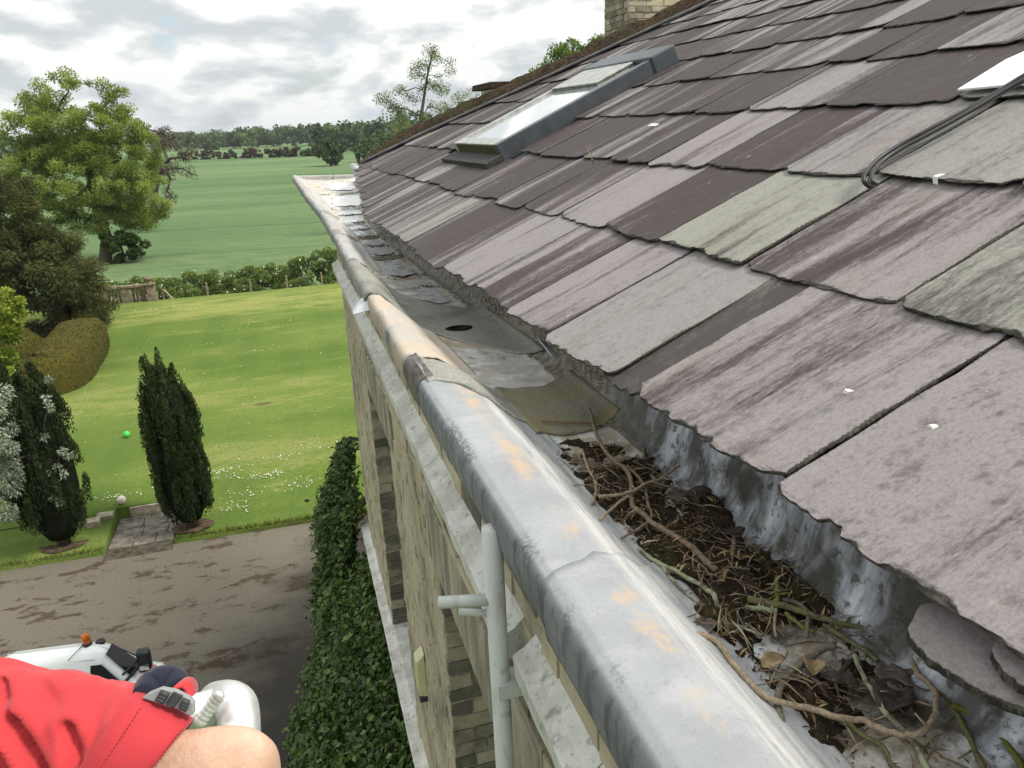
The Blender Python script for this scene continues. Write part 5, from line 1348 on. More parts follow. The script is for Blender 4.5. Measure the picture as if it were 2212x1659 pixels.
# needles, bud scales and chips lying on it
MCHIP = foliage_mat('litter_chips', (0.035, 0.022, 0.012), (0.14, 0.085, 0.040), (0.42, 0.29, 0.15), .05)
n = 2900; y = rng.uniform(.25, 1.9, n); k = rng.uniform(.0, 1.0, n); x = np.array([lerp(interp(a, GY, G_FX), interp(a, GY, G_UX), b) for a, b in zip(y, k)])
hh = np.array([litter_h(a, b) for a, b in zip(x, y)]); keep = (hh > -.004) | (rng.random(n) < .18)
x, y, hh = x[keep], y[keep], hh[keep]; n = len(x)
P = np.stack([x, y, np.array([fz(b) for b in y]) + np.maximum(hh, 0) + .003], 1); ax = rdir(n) * [1, 1, .25]
quads_obj('litter_chips', leaf_quads(P, rng.uniform(.006, .024, n) * (1 + .6 * (rng.random(n) < .2)), .16, ax, np.array([0, 0, 1.0]), .75), MCHIP, None, rng.random(n) ** 1.6)['kind'] = 'stuff'
n = 360; y = rng.uniform(.3, 1.88, n); k = rng.uniform(.02, .95, n); x = np.array([lerp(interp(a, GY, G_FX), interp(a, GY, G_UX), b) for a, b in zip(y, k)])
hh = np.array([max(0, litter_h(a, b)) for a, b in zip(x, y)]); P = np.stack([x, y, np.array([fz(b) for b in y]) + hh + rng.uniform(.004, .016, n)], 1)
quads_obj('twig_litter', leaf_quads(P, rng.uniform(.02, .075, n), .055, rdir(n) * [1, 1, .22], np.array([0, 0, 1.0]), .6), foliage_mat('twig_litter', (.06, .045, .03), (.20, .15, .095), (.38, .30, .20), 0.0), None, rng.random(n))['kind'] = 'stuff'
mb = MB()
for _ in range(170):
    y0 = rng.uniform(.35, 1.85); x0 = lerp(interp(y0, GY, G_FX), interp(y0, GY, G_UX), rng.uniform(.03, .92)); an = rng.uniform(0, 2 * pi); ln = rng.uniform(.03, .10); bend = rng.uniform(-.8, .8); L = []
    for k in range(5):
        t = k / 4; aa = an + bend * t; L.append(Vector((x0 + cos(aa) * ln * t, y0 + sin(aa) * ln * t, fz(y0) + max(0, litter_h(x0, y0)) + .006 + .008 * nz(t * 3, y0 * 9))))
    r_ = rng.uniform(.0008, .0020); mb.tube(L, [r_ * (1.1 - .5 * k / 4) for k in range(5)], 5)
TWL = simple('twig_bits', (.17, .125, .08), .9, .15, var=.5, scale=40)
mb.build('twig_bits', TWL, None, True)['kind'] = 'stuff'
# twigs, each its own thing
def twig_mat(name, a, b, lich=0.0, lc=(.22, .26, .09)):
    m = Mat(name, .9, .15); p = m.pos(); nn = m.noise(p, 130, 5, .7); n2 = m.noise(p, 38, 4)
    c = m.mix(m.mask(nn, .35, .65), a, b)
    if lich: c = m.mix(m.math('MULTIPLY', m.mask(n2, .42, .56), lich), c, lc)
    m.set('Base Color', c); m.bump(nn, .7, .002); return m.m
TW = {'b': twig_mat('twig_brown', (.12, .085, .055), (.24, .18, .125)), 'p': twig_mat('twig_pale', (.20, .155, .105), (.36, .29, .205)), 'g': twig_mat('twig_grey', (.11, .095, .075), (.21, .185, .145)),
      'm': twig_mat('twig_mossy', (.075, .065, .038), (.16, .14, .085), .55, (.15, .16, .05)), 'l': twig_mat('twig_lichen', (.10, .09, .06), (.19, .17, .12), .7, (.34, .37, .24)), 'y': twig_mat('twig_bright_moss', (.09, .095, .025), (.14, .145, .04), .5, (.17, .18, .05)), 'd': twig_mat('twig_dark', (.035, .026, .018), (.085, .065, .045))}
twigs = [
 ([(305, 40), (330, 130), (370, 220), (420, 270), (470, 310), (490, 380), (495, 460), (540, 500), (590, 545), (680, 600), (760, 650), (810, 700), (860, 745)], .0050, .0075, 'b', .035, 'long crooked brown twig crossing the upper debris'),
 ([(95, 92), (200, 97), (330, 100), (430, 125), (510, 165), (540, 195), (545, 250)], .0032, .005, 'b', .02, 'thin twig lying on the mossy felt patch'),
 ([(275, 225), (300, 300), (325, 350), (335, 400), (310, 470)], .0035, .0045, 'p', .025, 'short pale twig against the lead slope'),
 ([(345, 425), (430, 415), (500, 400), (545, 370), (620, 340), (700, 290)], .0045, .0028, 'p', .045, 'smooth pale forked twig pointing to the upstand'),
 ([(545, 370), (460, 430), (380, 500), (350, 525)], .0040, .0030, 'p', .04, 'pale straight twig reaching the lead slope'),
 ([(470, 290), (520, 340), (550, 390), (560, 450), (578, 510), (530, 560), (445, 605)], .0045, .0030, 'b', .03, 'knobbly brown twig with a hooked end'),
 ([(520, 650), (600, 710), (700, 760), (790, 810), (850, 860), (880, 930), (915, 1000)], .0042, .0058, 'l', .022, 'lichen covered branch with a pale cut end'),
 ([(610, 710), (660, 780), (720, 840), (800, 900), (880, 960), (980, 1000), (1060, 1035)], .0035, .0028, 'l', .02, 'thin lichened twig beside the lichen branch'),
 ([(775, 1030), (840, 1045), (890, 1090), (930, 1150), (1000, 1230), (1060, 1290), (1150, 1330), (1280, 1355), (1400, 1395), (1500, 1405), (1600, 1450), (1700, 1475), (1780, 1450), (1820, 1380), (1825, 1290), (1780, 1230), (1740, 1200), (1720, 1140), (1685, 1070)], .0058, .0042, 'p', .035, 'long curved vine stem looping through the near debris'),
 ([(1380, 1080), (1300, 1110), (1230, 1160), (1150, 1250), (1130, 1310), (1140, 1370), (1150, 1430)], .0060, .0055, 'g', .022, 'bent grey branch crossing the vine stem'),
 ([(1000, 875), (1090, 890), (1200, 915), (1300, 950), (1400, 980), (1520, 1000)], .0075, .0045, 'm', .025, 'thick ridged mossy branch below the upstand'),
 ([(930, 910), (1000, 915), (1080, 920), (1130, 925)], .0050, .0050, 'l', .02, 'short lichened stub beside the thick mossy branch'),
 ([(1130, 775), (1128, 830), (1130, 885)], .0045, .0045, 'y', .03, 'short upright bright green mossy twig'),
 ([(1165, 935), (1230, 990), (1290, 1020)], .0040, .0032, 'y', .018, 'small bright mossy twig below the thick branch'),
 ([(1330, 990), (1400, 1030), (1480, 1080), (1570, 1145)], .0048, .0040, 'm', .022, 'mossy twig running toward the fallen leaves'),
 ([(1470, 1120), (1500, 1200), (1560, 1300), (1620, 1390), (1700, 1470), (1760, 1560), (1790, 1640)], .0040, .0052, 'l', .022, 'long speckled twig crossing under the vine loop'),
 ([(1810, 1150), (1830, 1260), (1900, 1360), (1960, 1460), (2040, 1630)], .0058, .0042, 'm', .025, 'straight olive stem at the bottom right'),
 ([(1900, 1340), (2000, 1390), (2080, 1450), (2150, 1530), (2215, 1630)], .0050, .0045, 'y', .03, 'bright green moss covered twig at the right edge'),
 ([(1410, 1390), (1500, 1470), (1590, 1520), (1620, 1590), (1690, 1640)], .0038, .0040, 'm', .012, 'mossy twig on the white stained lead'),
 ([(940, 610), (930, 680), (890, 800)], .0040, .0050, 'b', .03, 'peeled upright twig, left of a pair'),
 ([(960, 660), (958, 740), (905, 805)], .0035, .0045, 'p', .025, 'curved peeled twig, right of a pair'),
 ([(925, 680), (880, 690), (845, 720)], .0048, .0050, 'g', .016, 'stubby grey twig behind the peeled pair'),
 ([(875, 1035), (960, 1010), (1010, 985)], .0042, .0030, 'g', .018, 'short grey twig meeting the lichen branch'),
 ([(885, 900), (960, 960), (1060, 1030)], .0022, .0018, 'p', .016, 'fine pale stalk beside the lichen branch'),
 ([(1480, 1110), (1420, 1180), (1330, 1260)], .0042, .0040, 'd', .016, 'dark straight stick in front of the dead leaves'),
 ([(1120, 935), (1118, 985), (1122, 1035)], .0032, .0026, 'p', .022, 'small pale upright stalk'),
 ([(350, 530), (355, 580), (400, 640), (440, 690)], .0024, .0022, 'd', .012, 'dark curved stalk lying on the lead slope'),
 ([(1150, 880), (1210, 890), (1255, 920), (1262, 980), (1258, 1040)], .0045, .0040, 'g', .02, 'grey crooked twig behind the thick mossy branch'),
 ([(580, 360), (650, 380), (740, 400)], .0036, .0026, 'g', .016, 'grey twig running toward the upstand'),
 ([(330, 330), (400, 312), (450, 305)], .0034, .0030, 'b', .018, 'short brown twig under the pale forked twig'),
 ([(650, 440), (690, 480), (715, 510)], .0036, .0030, 'p', .016, 'split pale twig near the dark leaf clump'),
 ([(790, 690), (770, 740), (760, 770)], .0034, .0036, 'p', .014, 'stubby tan twig beside the long crooked twig')]
for pts, r0, r1, mk, lift, lab in twigs:
    W = []
    for i, p in enumerate(pts):
        q = onz(Z7(*p), EYE - .897 + lift)
        if q.y > 2.3: q = onz(Z7(*p), EYE - .885)
        W.append(q)
    L = smoothline(W, 5); nL = len(L); sd_ = rg.uniform(0, 50)
    for i in range(1, nL - 1): L[i] = L[i] + Vector((nz(i * .7, sd_), nz(i * .7, sd_ + 9), nz(i * .6, sd_ + 20))) * .0028
    rad = [lerp(r0, r1, i / (nL - 1)) * (1 + .16 * nz(i * .9, sd_ + 3)) for i in range(nL)]
    mb = MB(); mb.tube(L, rad, 7)
    if r0 > .0034:
        for _ in range(rg.randint(1, 3)):          # side spurs
            i = rg.randint(2, nL - 3) if nL > 6 else 1; d = (L[min(i + 1, nL - 1)] - L[i]).normalized(); s = Vector((-d.y, d.x, rg.uniform(.1, .6))) * rg.choice((-1, 1)); ln = rg.uniform(.010, .030)
            mb.tube([L[i], L[i] + (d * .5 + s) * ln], [rad[i] * .55, rad[i] * .3], 5)
    tag(mb.build('twig', TW[mk], None, True), lab, 'twig', 'twigs lying in the gutter')
# dead leaves
MDL = {'d': simple('dead_leaf_dark', (.050, .040, .032), .8, .25, var=.5, scale=60, bump=.5), 't': simple('dead_leaf_tan', (.26, .185, .10), .8, .25, var=.35, scale=60, bump=.5), 'g': simple('dead_leaf_grey', (.12, .105, .085), .8, .25, var=.4, scale=60, bump=.5)}
def dead_leaf(p, L, w, ang, curl, mk, lab, lift=.02):
    c = onz(Z7(*p), EYE - .897 + lift); vs = []; fs = []; A, B = 7, 4
    for i in range(A + 1):
        t = i / A; wd = w * sin(pi * min(1, t * .92 + .06)) ** .8 * (1 + .15 * nz(t * 9, p[0]))
        for j in range(B + 1):
            s = j / B * 2 - 1; z = curl * (abs(s) ** 1.6) * wd * .6 + .006 * nz(t * 4, s * 3, p[0]) + curl * .25 * L * (t - .5) ** 2
            a, b = (t - .5) * L, s * wd * .5; vs.append(c + Vector((a * cos(ang) - b * sin(ang), a * sin(ang) + b * cos(ang), z)))
    for i in range(A):
        for j in range(B): a = i * (B + 1) + j; fs.append((a, a + 1, a + B + 2, a + B + 1))
    o = obj('dead_leaf', vs, fs, MDL[mk], None, True); m = o.modifiers.new('s', 'SOLIDIFY'); m.thickness = .0012
    tag(o, lab, 'leaf', 'dead leaves in the gutter')
for a in (((1640, 1300), .085, .062, .5, .3, 'd', 'large dark dead leaf inside the vine loop'), ((1630, 1215), .070, .055, 1.2, .2, 'g', 'grey dead leaf above the large dark leaf'), ((1720, 1240), .065, .05, 2.2, .35, 'g', 'grey dead leaf at the vine end'),
          ((1680, 1360), .045, .022, 1.5, .6, 'd', 'narrow folded dead leaf below the large dark leaf'), ((1110, 1150), .050, .034, .3, .4, 't', 'tan curled leaf left of the bent grey branch'), ((1290, 1180), .042, .036, .9, .8, 't', 'rolled tan leaf beside the dark stick'),
          ((790, 440), .085, .050, 2.6, .9, 'd', 'dark rolled leaf clump against the upstand'), ((850, 465), .055, .045, .6, 1.0, 'd', 'blackened leaf at the foot of the upstand'), ((620, 235), .055, .035, 1.9, .7, 'd', 'dark curled leaf near the mossy felt'), ((815, 1000), .050, .038, 1.0, .6, 'g', 'grey crumpled leaf at the lead edge'),
          ((940, 580), .060, .03, .2, .3, 'd', 'dark flat leaf below the upstand'), ((1250, 850), .034, .024, .3, .5, 't', 'small orange leaf on the upstand foot'), ((1400, 1240), .06, .03, 2.5, .7, 'd', 'dark leaf under the speckled twig')):
    dead_leaf(*a)
# slate fragments in the gutter
for poly, lb, c in (([(490, 490), (620, 500), (700, 515), (760, 590), (650, 580), (500, 540)], 'pinkish slate fragment under the crooked twig', (.75, .05, .3, 1)), ([(1010, 1210), (1150, 1180), (1250, 1195), (1330, 1235), (1320, 1290), (1200, 1300), (1060, 1330)], 'flat grey slate fragment under the bent grey branch', (.72, .8, .3, 1))):
    o = shard(jag(poly, 3, 5)[::-1], lambda p: onz(Z7(*p), EYE - .888), .008, 'slate_fragment', MSLATE, None, c); tag(o, lb, 'slate fragment')
o = shard(jag([(170, 90), (205, 92), (200, 50), (180, 52)], 2, 3)[::-1], lambda p: onz(Z7(*p), EYE - .90), .006, 'slate_chip', MSLATE, None, (.5, .05, .2, 1)); tag(o, 'small slate chip standing on the mossy felt', 'slate chip')

# standing water on the far gutter floor
def puddle(y0, y1, k0, k1, lab, seed, lift=.006):
    m = 44; c = ((y0 + y1) / 2); vs = []
    lev = max(gpt(y0 + .02, .71).z, gpt(y1 - .02, .71).z) if False else gpt(c, .71).z + lift
    ring = []
    for i in range(m):
        a = 2 * pi * i / m; ry = 1 + .30 * nz(cos(a) * 2.4 + seed, sin(a) * 2.4) + .16 * nz(cos(a) * 7, sin(a) * 7 + seed); y = c + (y1 - y0) / 2 * max(-1, min(1, sin(a) * ry)); kk = (k0 + k1) / 2 + (k1 - k0) / 2 * cos(a) * ry
        x = lerp(interp(y, GY, G_FX), interp(y, GY, G_UX), kk); ring.append((x, y, EYE + interp(y, GY, G_FZ) + lift))
    o = obj('puddle', [(sum(r[0] for r in ring) / m, c, lev)] + ring, [(0, i + 1, (i + 1) % m + 1) for i in range(m)], MWATER); o['kind'] = 'structure'
for i, (a, b, c, d) in enumerate(((4.02, 4.42, .30, .98), (4.48, 4.80, .45, 1.0), (4.86, 5.42, .05, .80), (5.62, 5.92, .0, .95), (5.98, 6.28, .0, .9), (6.44, 6.74, .0, .92), (6.78, 7.02, .05, .85), (7.2, 7.62, .0, .95), (7.68, 8.02, .05, .9), (8.3, 9.2, .12, .98), (9.7, 10.7, .25, .95))):
    puddle(a, b, c, d, '', i * 3.7, .008)
# wet silt between the pools
MSILT = simple('wet_silt', (.035, .024, .016), .6, .4, var=.6, scale=30, bump=.8, bdist=.01)
n = 900; y = np.concatenate([rng.normal(c, .03, 90) for c in (5.55, 5.95, 6.35, 6.76, 7.1, 7.65, 8.15, 4.83, 4.45, 9.4)]); k = rng.beta(1.1, .9, 900); x = np.array([lerp(interp(a, GY, G_FX), interp(a, GY, G_UX), b) for a, b in zip(y, k)])
P = np.stack([x, y, np.array([fz(b) for b in y]) + .013], 1)
quads_obj('silt', leaf_quads(P, rng.uniform(.006, .022, 900), .7, rdir(900) * [1, .5, .15], np.array([0, 0, 1.0]), .85), MCHIP, None, rng.random(900) ** 4)['kind'] = 'stuff'
# moss and dirt packed under the eaves
C = []; 
n = 9000; y = rng.uniform(1.9, 7.6, n); P = np.zeros((n, 3))
for i in range(n):
    yy = y[i]; d = .03 * rng.random(); top = RZ + (interp(yy, GY, G_UX) - .10 - RX0 + yy * sin(RA)) * math.tan(RP); s = rng.random() ** 1.5
    P[i] = (interp(yy, GY, G_UX) + .016 - .06 * (1 - s) * rng.random() - .012, yy, lerp(top + .02, fz(yy) + .02, 1 - s * .9) + .01 * nz(yy * 9, s * 4))
keep = np.array([nz(p[1] * 2.2, p[2] * 9, 3) > .22 for p in P]); P = P[keep]
quads_obj('eaves_moss', leaf_quads(P, rng.uniform(.004, .012, len(P)), .5, None, np.array([-1.0, 0, .2]), .4), foliage_mat('moss_dirt', (.030, .027, .016), (.075, .068, .040), (.13, .12, .07), 0.0), None, rng.random(len(P)))['kind'] = 'stuff'

# ---- cables on the slates, repair clip, white board, dead stalk
MCAB = simple('black_cable', (.022, .023, .024), .45, .4, var=.2)
def zc(a, b): return ((2100 + a / 4.739) / K, (150 + b / 4.739) / K)
def cabpts(px, hs):
    out = []
    for p, h in zip(px, hs):
        u, v = roofhit(zc(*p), h); out.append(roofpt(u, v, h))
    return out
cabs = [([(2400, 60), (2160, 190), (1850, 380), (1400, 640), (1000, 850), (700, 1010), (480, 1150), (350, 1280), (285, 1380), (290, 1450), (360, 1510)], 'upper black cable running down the slates into a gap'),
        ([(2400, 100), (2170, 230), (1860, 410), (1420, 670), (1020, 890), (720, 1050), (520, 1180), (420, 1290), (375, 1380), (390, 1450), (440, 1475)], 'lower black cable running down the slates beside its twin'),
        ([(2400, 130), (2175, 262), (1860, 440), (1430, 720), (1040, 940), (760, 1080), (500, 1230), (400, 1330), (345, 1400), (350, 1460), (400, 1500)], 'thinner grey cable lying under the black pair')]
for i, (px, lb) in enumerate(cabs):
    hs = [.085, .080, .072, .066, .064, .062, .062, .064, .062, .052, .030]
    hs = [h - (.012 if i == 2 else 0) for h in hs]
    mb = MB(); mb.tube(smoothline(cabpts(px, hs), 6), .0060 if i < 2 else .0045, 8); tag(mb.build('cable', MCAB if i < 2 else simple('grey_cable', (.12, .125, .12), .5, .35), None, True), lb, 'cable', 'cables on the slates')
mb = MB(); u, v = roofhit(zc(1150, 1380), .055)
mb.add([roofpt(u + a, v + b, .058 + c) for a, b, c in ((-.008, .018, -.004), (.008, .016, -.004), (.008, -.006, .000), (-.008, -.006, .000), (.006, -.012, -.018), (-.006, -.011, -.020))], [(0, 1, 2, 3), (3, 2, 4, 5)])
o = mb.build('slate_clip', simple('bright_lead', (.62, .64, .65), .4, .5)); m = o.modifiers.new('s', 'SOLIDIFY'); m.thickness = .002; tag(o, 'small bright lead clip folded over a slate tail', 'clip')
poly = [zc(*p) for p in ((1385, 345), (1960, -10), (2500, -250), (2700, 100), (2190, 275), (1930, 295))]
q = []
for p in poly: u, v = roofhit(p, .052); q.append(roofpt(u, v, .052))
mb = MB(); mb.prism(q[::-1], eN * -.008, Vector((0, 0, 0))); tag(bevel(mb.build('white_slate', simple('white_sheet', (.74, .78, .76), .5, .3, var=.05, scale=9)), .002), 'bright white replacement sheet among the slates at the right', 'sheet')
for p, w, l in (((1412, 271), .045, .014), ((3000, 3000), 0, 0)):
    if w:
        u, v = roofhit(p, .05); mb = MB(); mb.add([roofpt(u + a, v + b, .052) for a, b in ((-w, -l), (w, -l * .8), (w * .9, l), (-w, l * .7))], [(0, 1, 2, 3)]); o = mb.build('lead_tingle', simple('tingle', (.60, .63, .66), .4, .4)); m = o.modifiers.new('s', 'SOLIDIFY'); m.thickness = .003; tag(o, 'small pale metal tab under a slate tail near the roof window', 'tab')
mb = MB(); u, v = roofhit((1282, 355), .05)
for du, dv in ((-.02, .16), (.03, .15), (.06, .11)): mb.tube([roofpt(u, v, .045), roofpt(u + du * .4, v + .01, .11), roofpt(u + du, v + .015, dv)], [.002, .0016, .0008], 5)
tag(mb.build('dead_stalk', TW['p'], None, True), 'thin dead stalk growing between two slates', 'stalk')
for (x, y), lb in (((1832, 847), 'tiny white fragment lying on the eaves slate'), ((2013, 922), 'tiny pale fragment on the largest near slate')):
    u, v = roofhit((x, y), .05); mb = MB(); mb.box(-.006, -.005, 0, .006, .005, .006, Matrix.Translation(roofpt(u, v, .048)), .002); tag(mb.build('stone_chip', simple('white_chip', (.7, .68, .6), .8)), lb, 'chip')
# loose lead tab hanging at the eaves, folded corner on the coping
mb = MB(); c = onz((1190, 750), EYE - .70); mb.add([c + Vector(v) for v in ((-.03, .04, .02), (.0, .05, .0), (.02, -.03, -.03), (-.012, -.04, -.02))], [(0, 1, 2, 3)]); o = mb.build('lead_tab', simple('lead_tab', (.40, .42, .45), .5, .4)); m = o.modifiers.new('s', 'SOLIDIFY'); m.thickness = .003; tag(o, 'bent grey lead tab poking out below the eaves', 'lead tab')
mb = MB(); c = gpt(3.88, .08); mb.add([c + Vector(v) for v in ((-.02, .10, .0), (.02, .06, .03), (.0, -.10, -.02), (-.075, -.02, -.05), (-.07, .06, -.045))], [(0, 1, 2), (0, 2, 3), (0, 3, 4)]); o = mb.build('lead_corner', simple('lead_corner', (.48, .50, .52), .5, .4)); m = o.modifiers.new('s', 'SOLIDIFY'); m.thickness = .003; tag(o, 'lifted lead corner sticking out over the wall', 'lead corner')
# ================================================================== VAN
def van_text(name, txt, size, mat, mw, parent):
    cu = bpy.data.curves.new(name, 'FONT'); cu.body = txt; cu.size = size; cu.extrude = .001; cu.align_x = 'CENTER'; cu.align_y = 'CENTER'
    t = bpy.data.objects.new(name + '_tmp', cu); COL.objects.link(t); dg = bpy.context.evaluated_depsgraph_get(); dg.update()
    me = bpy.data.meshes.new_from_object(t.evaluated_get(dg)); bpy.data.objects.remove(t); me.materials.clear(); me.materials.append(mat)
    me.transform(mw); o = bpy.data.objects.new(name, me); link(o, parent)
    if parent is not None: o.matrix_parent_inverse = Matrix.Translation(-parent.location)
    return o
MDIG = simple('grey_vinyl', (.16, .17, .18), .5)
def paint_mat(n, c):
    m = Mat(n, .28, .5); m.set('Base Color', m.mix(m.mask(m.noise(m.coord(), 3, 4), .4, .7), c, tuple(x * .93 for x in c))); m.set('Coat Weight', .5); m.set('Coat Roughness', .08); return m.m
MWHITE = paint_mat('white_paintwork', (.78, .80, .79)); MBLK = simple('black_plastic', (.018, .018, .02), .45, .4); MRED = paint_mat('red_panel', (.45, .06, .03))
MVG = Mat('van_glass', .06, .2); MVG.set('Base Color', (.015, .017, .018)); MVG = MVG.m
# van points along +x (front); roof at 1.78 m; local frame turned slightly
VZ = 1.62
A = onz((3, 1406), VZ); B = onz((234, 1378), VZ)            # far roof edge, rear to front
C0 = onz((222, 1426), VZ - .14)                                   # near roof edge front
fx_ = (B - A); fx_.z = 0; Lr = fx_.length; fx_.normalize(); sx_ = Vector((fx_.y, -fx_.x, 0))      # sx_ points to the camera side
Wd = (C0 - B).dot(sx_)
VO = B + sx_ * (Wd / 2); VO.z = 0
def VP(a, s, z): return VO + fx_ * a + sx_ * s + Vector((0, 0, z))
W2 = Wd / 2
van = empty('van', tuple(VP(-1, 0, 0))); tag(van, 'white van cab with amber beacon and phone number parked on the drive', 'van')
# stations along the length: (a, z_low, z_waist, z_roof, half width waist, half width roof)
st = [(-1.72, .35, .95, VZ - .20, W2 + .10, W2 - .10), (-1.66, .30, .95, VZ - .08, W2 + .15, W2 - .03), (-1.4, .28, .98, VZ, W2 + .18, W2), (-.5, .28, .98, VZ + .01, W2 + .18, W2), (-.10, .28, .98, VZ, W2 + .18, W2 - .01), (.03, .28, .98, VZ - .05, W2 + .18, W2 - .03), (.42, .28, .97, 1.06, W2 + .18, W2 + .02), (.70, .28, .90, .96, W2 + .16, W2 - .02), (.84, .30, .70, .76, W2 + .08, W2 - .08)]
def ringv(a, z0, zw, zr, hw, hr):
    P_ = [(hw - .05, z0), (hw, z0 + .12), (hw, zw - .1), (hw - .012, zw), (lerp(hw, hr, .80), lerp(zw, zr, .80)), (lerp(hw, hr, .97), lerp(zw, zr, .90)), (hr - .05, zr - .01), (hr - .20, zr + .03)]
    return [VP(a, s, z) for s, z in P_] + [VP(a, -s, z) for s, z in P_[::-1]]
vs = []; fs = []; k = 16
for s in st: vs += ringv(*s)
for i in range(len(st) - 1):
    for j in range(k): a = i * k + j; b2 = i * k + (j + 1) % k; fs.append((a, b2, b2 + k, a + k))
fs.append(tuple(range(k))[::-1]); fs.append(tuple((len(st) - 1) * k + j for j in range(k)))
body = obj('body', vs, fs, MWHITE, van, True); m = body.modifiers.new('b', 'BEVEL'); m.width = .02; m.segments = 2; m.limit_method = 'ANGLE'; m.angle_limit = radians(25)
def vpanel(name, pts, mat, parent=van, t=.006):
    P_ = [VP(*p) for p in pts]; n_ = (P_[1] - P_[0]).cross(P_[2] - P_[0]).normalized(); c = sum(P_, Vector()) / len(P_)
    if n_.dot(c - VP(-.8, 0, .9)) < 0: n_ = -n_; P_ = P_[::-1]
    mb = MB(); mb.prism(P_, n_ * .002, n_ * (t + .002)); return mb.build(name, mat, parent)
vpanel('windscreen', [(.055, W2 - .06, VZ - .075), (.055, -W2 + .06, VZ - .075), (.405, -W2 + .02, 1.10), (.405, W2 + .02, 1.10)], MVG, van, .012)
for s in (1, -1):
    vpanel('side_window', [(.0, s * (W2 + .055), VZ - .18), (-.16, s * (W2 + .055), VZ - .18), (-.20, s * (W2 + .165), 1.05), (.34, s * (W2 + .165), 1.05)], MVG, van, .014)
    vpanel('rear_side_window', [(-.42, s * (W2 + .085), VZ - .30), (-1.25, s * (W2 + .085), VZ - .30), (-1.28, s * (W2 + .165), 1.02), (-.40, s * (W2 + .165), 1.02)], MVG, van, .014)
vpanel('bonnet_panel', [(.46, -W2 + .03, 1.065), (.68, -W2 + .04, .99), (.68, -W2 + .28, 1.0), (.46, -W2 + .28, 1.08)], MRED)
dia = vpanel('diamond_badge', [(.44, W2 + .186, .78), (.53, W2 + .186, .92), (.62, W2 + .186, .76), (.53, W2 + .186, .60)], simple('red_diamond', (.50, .03, .03), .4, .4))
vpanel('badge_stripe', [(.475, W2 + .194, .755), (.585, W2 + .194, .80), (.588, W2 + .194, .785), (.478, W2 + .194, .74)], MFRAME, dia, .002)
MPT = (311, 1426)
mc = onz(MPT, 1.24); mfwd = fx_
ar = MB(); ar.tube([VP(.30, W2 + .10, 1.22), mc - fx_ * .05 + Vector((0, 0, .06))], .020, 8); ar.tube([VP(.30, W2 + .14, 1.08), mc - fx_ * .05 - Vector((0, 0, .06))], .026, 8)
mr = ar.build('mirror_arm', MBLK, van, True)
hd = MB(); hd.prism([mc + fx_ * a_ + Vector((0, 0, z_)) for a_, z_ in ((-.10, -.19), (.10, -.17), (.11, .17), (-.09, .20))], sx_ * -.09, sx_ * .07); bevel(hd.build('mirror_head', MBLK, mr), .03)
gl = MB(); gl.prism([mc + fx_ * a_ + Vector((0, 0, z_)) + sx_ * .072 for a_, z_ in ((-.07, -.15), (.085, -.14), (.085, -.03), (-.07, -.06))], sx_ * 0, sx_ * .003); gl.build('mirror_glass', simple('mirror', (.5, .52, .52), .08, .8, 1.0), mr)
wm = simple('tyre', (.02, .02, .02), .8, .2); rm = simple('wheel_rim', (.35, .35, .36), .4, .5, .6)
for a in (.42, -1.25):
    for s in (1, -1):
        q = MB(); q.tube([VP(a, s * (W2 + .02), .31), VP(a, s * (W2 + .185), .31)], .31, 24); w = q.build('wheel', wm, van, True); q = MB(); q.tube([VP(a, s * (W2 + .184), .31), VP(a, s * (W2 + .192), .31)], .18, 18); q.build('rim', rm, w)
bc = VP(-.27, -W2 + .16, VZ + .02); q = MB(); q.lathe([(.075, 0), (.075, .045), (.02, .05)], 16, Matrix.Translation(bc)); beacon = q.build('beacon_base', MBLK, van, True)
mm = Mat('amber_lens', .12, .6); mm.set('Base Color', (.62, .14, .012)); mm.set('Transmission Weight', .25)
q = MB(); q.lathe([(.060, .05), (.068, .07), (.068, .155), (.055, .20), (.02, .222)], 16, Matrix.Translation(bc)); q.build('amber_dome', mm.m, beacon, True)
q = MB(); q.lathe([(.08, 0), (.07, .035), (.03, .045)], 14, Matrix.Translation(VP(-.09, -W2 + .10, VZ + .0))); q.build('aerial_dome', MBLK, van, True)
q = MB(); L = [VP(-.34 - .012 * i, -W2 + .20 + .05 * i, VZ + .036 + .004 * (i % 2)) for i in range(8)]; q.tube(L, .007, 6); q.build('beacon_lead', MBLK, van, True)
for s, zz in ((1, 0), (-1, 0)):
    q = MB(); q.tube([VP(-1.6, s * (W2 + .012), VZ - .10), VP(-.1, s * (W2 + .012), VZ - .095)], .012, 6); q.build('roof_gutter', MWHITE, van, True)
for i, ch in enumerate('01765 601121'):
    if ch == ' ': continue
    mw = Matrix.Translation(VP(-.92 + i * .044, W2 + .075, VZ - .215)) @ Matrix(((fx_.x, -sx_.x * -.22, sx_.x, 0), (fx_.y, -sx_.y * -.22, sx_.y, 0), (0, .97, .22, 0), (0, 0, 0, 1)))
    van_text('digit', ch, .075, MDIG, mw, van)

